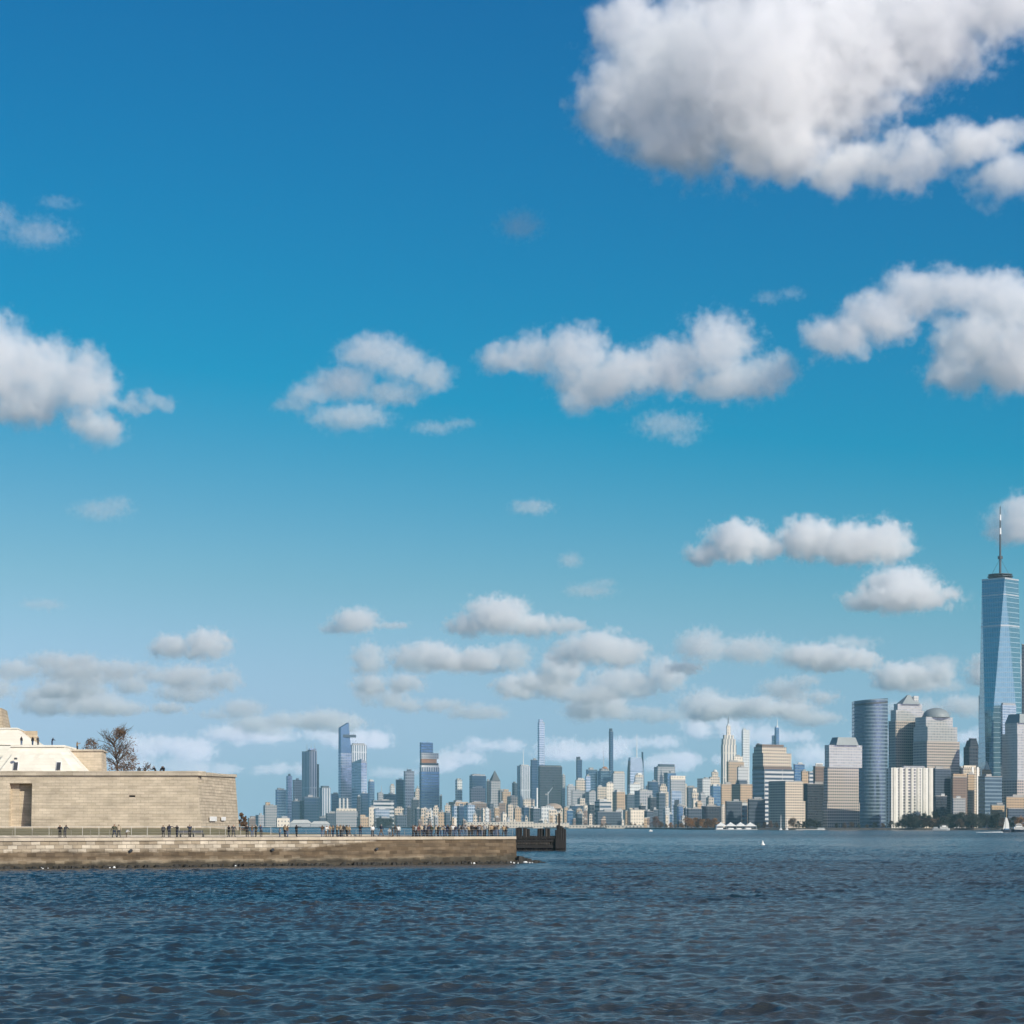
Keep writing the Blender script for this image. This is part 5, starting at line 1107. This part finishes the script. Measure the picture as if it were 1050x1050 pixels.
def benches():
    D0 = 18.0
    for i in range(2):
        s = (204 + i * 13.5 + 90) / 620 * WALL_LEN; p = isl(s, D0 - 6, 4.05); r = empty('park_bench', p, math.atan2(along_.y, along_.x), ('left' if not i else 'right') + ' one of two dark benches standing end to end before the fort corner', 'bench', 'dark benches before the fort')
        for nm, bx in (('seat', (-.9, .9, -.25, .25, .42, .47)), ('backrest', (-.9, .9, .22, .27, .55, .92))): mb = MB(); mb.box(*bx); mb.build(nm, DARKMET, r)
        for x in (-.8, .75):
            mb = MB(); mb.box(x, x + .06, -.22, .21, 0, .415); mb.build('leg', DARKMET, r)
benches()
# the old timber pier behind the wall's end
def timber_pier():
    D = 520.0; k = D / F; X = lambda px: (px - CX) * k; Z = lambda py: EYE - (py - HY) * k; WOOD = simple('tarred_timber', (.016,.014,.013), .85, .4, 1.5, 0, .02); GREYW = simple('weathered_timber', (.06,.052,.045), .9, .3, 1.5)
    r = empty('timber_pier', (X(553), D, 0), 0, 'dark timber pier on piles beyond the end of the sea wall', 'pier'); o = r.location
    mb = MB(); mb.box(X(526) - o.x, X(569) - o.x, .3, 9, Z(860) , Z(858)); mb.build('deck', WOOD, r)
    mb = MB(); mb.box(X(526) - o.x, X(567) - o.x, .0, .28, Z(869.5), Z(866)); mb.box(X(526) - o.x, X(567) - o.x, .05, .28, Z(863.2), Z(861)); mb.build('fender_board', WOOD, r)
    mb = MB(); mb.box(X(526) - o.x, X(564) - o.x, -.04, .0, Z(864.9), Z(864)); mb.build('waling', GREYW, r)
    for i, px in enumerate([529 + j * 2.6 for j in range(17)]):
        mb = MB(); x = X(px) - o.x; t_ = {1: 849.2, 2: 849, 4: 849.5, 5: 850, 9: 850.2, 10: 849.5, 12: 849, 13: 849.5}.get(i, 857)
        mb.tube((x, .8, -2), (x, .8, Z(t_)), .34, .30, 8); mb.build('pile', WOOD if i % 4 else GREYW, r)
    for px, t_ in ((531, 848.8), (538.5, 849)):
        mb = MB(); x = X(px) - o.x; mb.box(x - .5, x + .5, .6, 1.4, Z(858) + .01, Z(t_)); mb.build('mooring_post', WOOD, r)
    mb = MB(); mb.box(X(551.5) - o.x, X(558.5) - o.x, 1.5, 3.5, Z(858) + .01, Z(849.8)); mb.build('gate_frame', WOOD, r)
    for px, t_, rr_ in ((573.2, 834, .26), (572, 846, .34), (575, 847, .36), (577, 848.5, .36), (579, 850, .36), (574, 849, .36), (570.5, 851, .34)):
        mb = MB(); x = X(px) - o.x; mb.tube((x, .2, -2), (x + (.05 if px > 573 else 0), .5, Z(t_)), rr_, rr_ * .85, 8); mb.build('dolphin_pile', WOOD, r)
    mb = MB(); mb.box(X(569.6) - o.x, X(580) - o.x, -.3, .1, Z(870), Z(862)); mb.build('dolphin_board', WOOD, r)
timber_pier()
# ------------------------------------------------------------------ boats, buoy, ferry terminal
def hull(mb, L, B, H, sheer=.25, z=-.3, fine=.75):
    n = 12; secs = []
    for i in range(n + 1):
        t_ = i / n; x = -L / 2 + L * t_; w = B / 2 * min(1, (1 - max(0, (t_ - fine) / (1 - fine)) ** 2)) * (0.85 + .15 * min(1, t_ * 4)); h = H * (1 + sheer * max(0, t_ - .4))
        w = max(w, .02); secs.append([(x, -w, h), (x, -w * .7, z), (x, w * .7, z), (x, w, h)])
    for a, b in zip(secs, secs[1:]):
        for j in range(3): mb.poly([a[j], b[j], b[j + 1], a[j + 1]][::-1])
        mb.poly([a[3], b[3], b[0], a[0]][::-1])
    mb.poly(secs[0]); mb.poly(secs[-1][::-1])
NAVY = simple('navy_hull_paint', (.02,.035,.06), .35, .1, .5); GREYP = simple('grey_ship_paint', (.35,.37,.38), .5, .1, .5); SAILC = simple('white_sailcloth', (.78,.77,.72), .8, .05, .3)
D = 2000; k = D / F
p = at(1031.5, HY, D); r = empty('sailing_boat', (p.x, D, 0), R(188), 'sailing boat with a navy hull and tall narrow white sail at the right edge', 'sailboat')
mb = MB(); hull(mb, 10.5 * k, 3.6, 2.4); mb.build('hull', NAVY, r)
mb = MB(); mb.tube((.6, 0, 1), (.6, 0, 15.6 * k), .14, .08); mb.build('mast', STEEL, r)
mb = MB(); q = [(.4, -.05, 3.0), (-2.9, .5, 3.2), (-2.6, .6, 8), (-1.0, .3, 15.0 * k), (.4, -.05, 15.3 * k)]; mb.poly(q); mb.poly([(a, b + .06, c) for a, b, c in q][::-1]); mb.build('sail', SAILC, r)
mb = MB(); q = [(.8, .05, 14 * k), (2.6, -.4, 2.6), (.9, .1, 3.2)]; mb.poly(q); mb.poly([(a, b + .05, c) for a, b, c in q][::-1]); mb.build('jib', SAILC, r)
mb = MB(); mb.box(-2.6, 1.5, -1.1, 1.1, 2.3, 3.4); mb.build('cabin', simple('blue_canvas', (.10,.20,.32), .8, .1, .5), r)
p = at(1043.5, HY, D + 60); r = empty('motor_yacht', (p.x, D + 60, 0), R(180), 'white motor yacht with stacked cabins just right of the sailing boat', 'boat')
mb = MB(); hull(mb, 14 * k, 4.8, 2.5); mb.build('hull', NAVY, r)
for nm, bx in (('cabin', (-5, 3.6, -2, 2, 2.55, 4.9)), ('upper_cabin', (-3.6, 2.0, -1.7, 1.7, 4.91, 6.9)), ('canopy', (-2.6, 1.0, -1.6, 1.6, 7.7, 7.95))): mb = MB(); mb.box(*bx); mb.build(nm, WHITE, r)
mb = MB(); mb.box(-4.6, 3.2, -2.03, 2.03, 3.4, 4.2); mb.box(-3.3, 1.8, -1.73, 1.73, 5.5, 6.3); mb.build('window_band', DARKMET, r)
for x in (-2.4, .8):
    mb = MB(); mb.tube((x, -1.2, 6.9), (x, -1.2, 7.7), .08); mb.build('canopy_post', STEEL, r)
rr = random.Random(8); mb = MB()
for i in range(150):
    x = rr.uniform(-1, 1); c = at(1014 + x * 13, HY, D - 10 + rr.uniform(-9, 9)); a = rr.uniform(.25, .9) * (1 + x) * .6 + .15
    mb.prism([(c.x + a * 1.6 * math.cos(i * 1.257), c.y + a * math.sin(i * 1.257)) for i in range(5)], .02, .12 + a * .45, [(c.x + a * .7 * math.cos(i * 1.257), c.y + a * .4 * math.sin(i * 1.257)) for i in range(5)])
tag(mb.build('wake', simple('wake_foam', (.75,.77,.76), .7, .05, 2)), 'white foaming wake left of the sailing boat', None, None, 'stuff')
D = 2900; k = D / F; p = at(965, HY, D); r = empty('ferry', (p.x, D, 0), 0, 'small grey and white ferry crossing below the dark esplanade trees', 'boat')
mb = MB(); hull(mb, 18 * k, 6, 2.6, .1); mb.build('hull', GREYP, r)
for nm, bx, m_ in (('cabin', (-1.5, 8.5, -2.4, 2.4, 2.65, 4.8), WHITE), ('wheelhouse', (1.5, 6, -1.8, 1.8, 4.81, 6.6), WHITE), ('aft_deckhouse', (-9.5, -4.5, -2.2, 2.2, 2.65, 4.4), GREYP), ('roof', (-2, 9, -2.6, 2.6, 6.61, 6.8), WHITE)): mb = MB(); mb.box(*bx); mb.build(nm, m_, r)
mb = MB(); mb.box(-1.2, 8.2, -2.43, 2.43, 3.5, 4.2); mb.build('window_band', DARKMET, r)
D = 2350; k = D / F; p = at(667.3, HY, D); r = empty('motorboat', (p.x, D, 0), R(8), 'tiny white motorboat far out below the thin pier deck', 'boat')
mb = MB(); hull(mb, 3.8, 1.7, .9, .3); mb.build('hull', WHITE, r); mb = MB(); mb.box(-.9, .5, -.6, .6, .95, 1.9); mb.build('cabin', WHITE, r)
D = 655; k = D / F; p = at(782, HY, D); r = empty('buoy', (p.x, D, 0), 0, 'small white cone shaped buoy floating alone in mid channel', 'buoy')
mb = MB(); mb.tube((0, 0, -.3), (0, 0, .45), .62, .66, 14); mb.build('float', WHITE, r)
mb = MB(); mb.tube((0, 0, .452), (0, 0, 1.25), .42, .12, 12); mb.tube((0, 0, 1.25), (0, 0, 1.45), .2, .05, 8); mb.build('topmark', WHITE, r)
D = 3190; k = D / F; p = at(755, HY, D); r = empty('ferry_terminal', (p.x, D, 0), 0, 'floating ferry terminal under a row of white peaked tent roofs', 'terminal'); X = lambda px: (px - 755) * k
mb = MB(); mb.box(X(734), X(777), 0, 26, -.8, 1.2); mb.build('pontoon', GREYP, r)
for i in range(4):
    a, b = X(735 + i * 10.1), X(735 + (i + 1) * 10.1 - .2); c = (a + b) / 2; zl, zh = 6.2, 11.0; mb = MB()
    w = (b - a) / 2; q = lambda f: [(c - w * f, 13 - 11 * f), (c + w * f, 13 - 11 * f), (c + w * f, 13 + 11 * f), (c - w * f, 13 + 11 * f)]
    fs = ((1, 0), (.72, .30), (.46, .52), (.2, .8), (.04, 1))          # a tent that sweeps up to its peak
    mb.prism(q(1), zl - .9, zl - .003, q(1), bottom=False, cap=False)
    for (f0, h0), (f1, h1) in zip(fs, fs[1:]): mb.prism(q(f0), zl + (zh - zl) * h0, zl + (zh - zl) * h1, q(f1), bottom=False, cap=(f1 < .1))
    mb.build('tent_roof', SAILC, r)
for i in range(5):
    mb = MB(); x = X(735 + i * 10.1); mb.tube((x + .4, 4, 1.2), (x + .4, 4, 7.0), .35, n=6); mb.build('column', STEEL, r)
for xa, xb, h in ((734.5, 742, 5.2), (747, 753, 3.6), (756, 761, 3.2), (764, 771, 4.0)):
    mb = MB(); mb.prism([(X(xa), 5), (X(xb), 5), (X(xb), 18), (X(xa), 18)], 1.203, h, [(X(xa) + 1, 6), (X(xb) - 1, 6), (X(xb) - 1, 17), (X(xa) + 1, 17)]); mb.build('kiosk', WHITE, r)
for j, (px, yt, D) in enumerate(((800.7, 836, 3150), (807, 838.5, 3160))):
    k = D / F; p = at(px, HY, D); r = empty('moored_yacht', (p.x, D, 0), R(75), ('taller' if not j else 'shorter') + ' masted pale yacht moored right of the white tents', 'sailboat')
    mb = MB(); hull(mb, 12, 3.4, 1.4); mb.build('hull', WHITE, r); mb = MB(); mb.tube((0, 0, 1), (0, 0, EYE - (yt - HY) * k), .42, .3, 6); mb.build('mast', WHITE, r); mb = MB(); mb.box(-3, 1, -1, 1, 1.42, 2.4); mb.build('cabin', WHITE, r)
D = 3215; k = D / F; p = at(834, HY, D); r = empty('floating_dock', (p.x, D, 0), 0, 'low pale floating dock along the shore right of the moored yachts', 'dock')
mb = MB(); mb.box(-18 * k, 12 * k, -3, 3, -.5, .8); mb.build('deck', ROOF_PALE, r); mb = MB(); mb.box(4 * k, 11.5 * k, -2, 2, .803, 3.2); mb.build('shelter', GREYP, r)
# ------------------------------------------------------------------ people: one continuous skinned body per pose, copied with other clothes
def body(name, J, hair_long=False):
    """J: joint -> (x, y, z, radius); bones link them; the skinned mesh gets one material slot per garment"""
    bones = [('pelvis','waist'),('waist','chest'),('chest','neck'),('neck','head'),('head','crown'),
             ('chest','shL'),('shL','elL'),('elL','haL'),('chest','shR'),('shR','elR'),('elR','haR'),
             ('pelvis','hiL'),('hiL','knL'),('knL','anL'),('anL','toL'),('pelvis','hiR'),('hiR','knR'),('knR','anR'),('anR','toR')]
    names = list(J); bm = bmesh.new(); vs = [bm.verts.new(J[n][:3]) for n in names]
    for a, b in bones: bm.edges.new((vs[names.index(a)], vs[names.index(b)]))
    me = bpy.data.meshes.new(name); bm.to_mesh(me); bm.free()
    o = bpy.data.objects.new(name, me); COL.objects.link(o)
    md = o.modifiers.new('skin', 'SKIN'); md.use_smooth_shade = True
    for i, n in enumerate(names):
        sv = me.skin_vertices[0].data[i]; q = J[n][3]; sv.radius = q if isinstance(q, tuple) else (q, q); sv.use_root = (n == 'pelvis')
    sb = o.modifiers.new('sub', 'SUBSURF'); sb.levels = 1
    dg = bpy.context.evaluated_depsgraph_get(); out_ = bpy.data.meshes.new_from_object(o.evaluated_get(dg)); bpy.data.objects.remove(o)
    seg = {'pelvis': 1, 'waist': 1, 'chest': 0, 'neck': 2, 'head': 2, 'crown': 3, 'shL': 0, 'elL': 0, 'haL': 2, 'shR': 0, 'elR': 0, 'haR': 2, 'hiL': 1, 'knL': 1, 'anL': 1, 'toL': 4, 'hiR': 1, 'knR': 1, 'anR': 1, 'toR': 4}
    ps = {n: Vector(J[n][:3]) for n in names}
    def garment(c):
        best = (9, 0)
        for a, b in bones:
            A, B = ps[a], ps[b]; t_ = max(0, min(1, (c - A).dot(B - A) / (B - A).length_squared)); d = (c - A.lerp(B, t_)).length
            if d < best[0]:
                g = seg[b] if t_ > .55 else seg[a]
                if (a, b) in (('pelvis','waist'),): g = 0 if t_ > .1 else 1
                if (a, b) in (('waist','chest'),): g = 0
                if b in ('shL','shR'): g = 0
                if b in ('haL','haR'): g = 2 if t_ > .85 else 0
                if b in ('anL','anR'): g = 4 if t_ > .95 else 1
                if b in ('toL','toR'): g = 4
                if (a, b) == ('chest','neck'): g = 0 if t_ < .75 else 2
                if (a, b) in (('neck','head'), ('head','crown')): g = 2
                best = (d, g)
        g = best[1]; h = ps['head']
        if g == 2 and c.z > h.z - .1 and (c - h).length < .2:
            fy = (c.y - h.y)                                        # the figure faces -y
            if c.z > h.z + .055 or fy > .01: g = 3
        return g
    out_.name = name
    for p in out_.polygons: p.material_index = garment(p.center); p.use_smooth = True
    return out_
def pose(stride=.0, armL=(0, 0), armR=(0, 0), lean=0.0, sit=False, small=1.0, skirt=0):
    J = {}; hz = .93 if not sit else .50
    def put(n, x, y, z, r): J[n] = (x * small, y * small, z * small, r if isinstance(r, tuple) else r * small)
    dz = hz - .93; ly = -lean
    put('pelvis', 0, 0, .95 + dz, .145); put('waist', 0, ly * .3, 1.12 + dz, .135); put('chest', 0, ly * .8, 1.36 + dz, .15); put('neck', 0, ly, 1.50 + dz, .062); put('head', 0, ly - .02, 1.62 + dz, .105); put('crown', 0, ly, 1.72 + dz, .085)
    for s, S, a in ((-1, 'L', armL), (1, 'R', armR)):
        put('sh' + S, s * .19, ly * .85, 1.42 + dz, .072)
        fw, bend = a                                             # swing of the upper arm forwards, bend of the elbow (radians)
        ex, ey, ez = s * .24, ly * .85 - .29 * math.sin(fw), 1.42 + dz - .29 * math.cos(fw); put('el' + S, ex, ey, ez, .052)
        f2 = fw + bend; put('ha' + S, s * .22, ey - .27 * math.sin(f2), ez - .27 * math.cos(f2), .042)
        put('hi' + S, s * .095, 0, .88 + dz, .10)
        if sit: put('kn' + S, s * .12, -.42, .50, .068); put('an' + S, s * .12, -.40, .09, .05); put('to' + S, s * .12, -.56, .045, .045)
        else:
            q = stride * s; put('kn' + S, s * .10, -.10 * q - abs(q) * .02 - .02, .50, .070); put('an' + S, s * .10, -.30 * q, .09 + max(0, -q) * .06, .050); put('to' + S, s * .11, -.30 * q - .16, .045, .045)
    return J
POSES = {'standing': body('person_body', pose(.1, (.05, .1), (.0, .15))), 'walking': body('person_body', pose(.85, (-.45, .3), (.5, .35))), 'photographing': body('person_body', pose(.15, (1.2, 1.2), (1.15, 1.25))),
         'pointing': body('person_body', pose(.2, (1.55, .05), (.1, .2))), 'leaning': body('person_body', pose(.1, (.6, .8), (.6, .8), .22)), 'seated': body('person_body', pose(0, (.5, .9), (.5, .9), .05, True)),
         'hands in pockets': body('person_body', pose(.15, (-.15, .7), (-.15, .7)))}
CLOTH = {'black': (.012,.012,.014), 'navy': (.018,.026,.05), 'dark grey': (.05,.052,.055), 'tan': (.34,.25,.15), 'olive': (.07,.07,.04), 'white': (.66,.66,.64), 'blue': (.05,.11,.28), 'maroon': (.10,.02,.025), 'brown': (.11,.07,.045), 'pale grey': (.30,.31,.32), 'denim': (.07,.11,.19), 'beige': (.40,.33,.24)}
CM = {c: simple(c.replace(' ', '_') + '_cloth', v, .85, .1, 6) for c, v in CLOTH.items()}
SKINS = [simple('skin', c, .6, .05, 6) for c in ((.48,.30,.21), (.30,.17,.11), (.12,.07,.045))]; HAIRS = [simple('hair', c, .6, .1, 8) for c in ((.015,.011,.009), (.06,.035,.02), (.20,.14,.08), (.25,.24,.23))]
prng = random.Random(12); PEOPLE = 0
def person(x, y, z, facing, pose_, top, legs, label, group, h=1.0, z_off=0):
    o = bpy.data.objects.new('person', POSES[pose_]); COL.objects.link(o); me = POSES[pose_]
    while len(me.materials) < 5: me.materials.append(None)
    o.location = (x, y, z); o.rotation_euler = (0, 0, facing); s = h * prng.uniform(.95, 1.06); o.scale = (s * 1.2, s * 1.2, s)
    for i, m in enumerate((CM[top], CM[legs], prng.choice(SKINS), prng.choice(HAIRS), CM['black'])): o.material_slots[i].link = 'OBJECT'; o.material_slots[i].material = m
    return tag(o, label, 'person', group)
TOPS = ['black','black','navy','dark grey','black','tan','olive','brown','navy','black','pale grey','dark grey','beige']; LEGS = ['black','denim','dark grey','black','navy','brown','denim']
NUM = {2: 'two', 3: 'three', 4: 'four', 5: 'five', 6: 'six'}
ORD = ['first','second','third','fourth','fifth','sixth','seventh','eighth','ninth','tenth','eleventh','twelfth','thirteenth']
def crowd(cols, where, group, d=(2.2, 5.0), zmode='promenade', tops=None, poses=None, hs=None):
    n = len(cols)
    for i, px in enumerate(cols):
        top = (tops or {}).get(i) or prng.choice(TOPS); legs = prng.choice(LEGS); ps = (poses or {}).get(i) or prng.choice(('standing','leaning','walking','hands in pockets','photographing','standing'))
        if zmode == 'promenade':
            dd = prng.uniform(*d); # solve s so that the person stands at this picture column
            lo, hi = 0.0, WALL_LEN
            for _ in range(40):
                m_ = (lo + hi) / 2; q = isl(m_, dd); c = CX + q.x / q.y * F
                if c < px: lo = m_
                else: hi = m_
            q = isl(lo, dd); x, y, z = q.x, q.y, 4.03 if dd < 14 else 4.06
        else: D_, z = zmode; x, y = (px - CX) * D_ / F, D_ + prng.uniform(-.4, .4)
        pw = 'idle' if ps.startswith('hands') else ps
        lab = 'person in %s top, %s, %s' % (top, pw, where) if n == 1 else 'person in %s top, %s, %s from left of %s %s' % (top, pw, ORD[i], NUM.get(n, 'those'), where)
        if len(lab.split()) > 16: print('LONG', lab)
        person(x, y, z, prng.uniform(-3.1, 3.1), ps, top, legs, lab, group, (hs or {}).get(i, 1.0))
crowd((61.5, 66.5), 'at the far left', 'promenade visitors at far left', (2, 3), tops={0: 'black', 1: 'dark grey'}, poses={0: 'leaning', 1: 'leaning'})
crowd((117.2, 121.8), 'below the loophole', 'promenade visitors below the loophole', (2, 3.2), tops={0: 'olive', 1: 'beige'}, poses={0: 'walking', 1: 'walking'})
crowd((129.5,), 'near the loophole', 'promenade visitors below the loophole', (9, 10), tops={0: 'white'}, poses={0: 'leaning'}, hs={0: .75})
crowd((167.4, 173.5, 181.6, 194.6), 'left of the benches', 'promenade visitors by the benches', (2.2, 4), tops={0: 'dark grey', 1: 'navy', 2: 'black', 3: 'navy'}, poses={1: 'pointing', 2: 'photographing'})
crowd((234.6, 239.4), 'under the white panels', 'promenade visitors under the white panels', (2.2, 4), tops={0: 'black', 1: 'dark grey'})
crowd((253.5, 258.5, 262.5, 267.8), 'just right of the fort', 'promenade visitors right of the fort', (2.2, 4.2), tops={0: 'black', 1: 'brown', 2: 'olive', 3: 'denim'})
crowd((287, 292.3, 295, 304), 'before the white building', 'promenade visitors before the white building', (2.2, 4.5), tops={0: 'pale grey', 1: 'tan', 2: 'brown', 3: 'black'}, poses={3: 'pointing'}, hs={0: .8})
crowd((330.5, 334, 338, 341.5, 345.5, 349), 'in the tan huddle', 'huddle in tan coats', (2.2, 5), tops={0: 'brown', 1: 'white', 2: 'tan', 3: 'beige', 4: 'tan', 5: 'beige'})
crowd((352, 355.5, 358.5), 'behind the tan huddle', 'people behind the huddle', (12, 13.5), tops={0: 'black', 1: 'tan', 2: 'tan'}, hs={0: 1.08})
crowd((369.5,), 'alone right of the huddle', 'promenade strollers', (13, 13.8), tops={0: 'black'})
crowd((382,), 'alone below the glassy pavilion', 'promenade strollers', (2.2, 3), tops={0: 'white'})
crowd((391,), 'alone before the dark trees', 'promenade strollers', (12, 13.5), tops={0: 'navy'}, hs={0: 1.05})
crowd((399.5, 402.5, 405.5, 408.5), 'in the pale family', 'family in pale jackets', (2.2, 4), tops={0: 'white', 1: 'black', 2: 'dark grey', 3: 'white'}, hs={0: .72, 1: .85})
crowd((423.5, 426.5, 429, 432.5, 436, 439.5, 442.5), 'below the construction tower', 'crowd below the tower under construction', (1.4, 5.5), tops={2: 'maroon'})
crowd((452, 455.5, 458.8, 461, 464.5, 467.5, 470.5, 474, 477.5), 'below the slender tower', 'crowd below the slender pale tower', (1.4, 5.5), tops={2: 'blue', 4: 'white'})
crowd((481, 484, 487.5, 491, 493.5, 497.3), 'below the wide tower', 'crowd below the wide dark tower', (1.4, 5.5), hs={5: 1.12})
crowd((447, 449.5, 457, 462.8, 466, 472.2), 'in rear left row', 'rear row of the crowd, left part', (6, 9.5))
crowd((482.5, 485.8, 489.3, 492.3, 495.5, 500), 'in rear middle row', 'rear row of the crowd, middle part', (6, 9.5))
crowd((503, 507.6, 510.5, 515.2, 518, 523), 'in rear right row', 'rear row of the crowd, right part', (6, 9.5))
crowd((425, 430.7, 434.2, 437.8, 441), 'in rear outer row', 'rear row of the crowd, far left part', (6, 9.5))
crowd((501.5, 504, 506.5, 509, 511.5, 514, 516.5, 519, 521.5), 'at the wall\'s end', 'crowd at the end of the promenade', (1.4, 5.5), tops={5: 'white'})
ZT = FORT_TOP
crowd((142.3,), 'alone on the fort roof beside the bare tree', 'people on the fort roof', zmode=(FD + 4, ZT), tops={0: 'dark grey'})
crowd((159.3, 164.2, 167.8), 'on the fort roof corner', 'people on the fort roof', zmode=(FD + 4, ZT), tops={0: 'black', 1: 'navy', 2: 'black'}, hs={0: 1.1})
k4 = TER_D / F
crowd((22.3, 33.8, 38.5), 'on the cream terrace', 'people on the terrace', zmode=(TER_D + 5, EYE - (764 - HY) * k4), tops={0: 'black', 1: 'black', 2: 'dark grey'})
crowd((53,), 'at the right end of the terrace', 'people on the terrace', zmode=(TER_D + 4, EYE - (764 - HY) * k4), tops={0: 'navy'}, hs={0: .85})
crowd((79,), 'on the square bastion block', 'people on the terrace', zmode=(TER_D + 10, EYE - (768.4 - HY) * k4), tops={0: 'tan'})
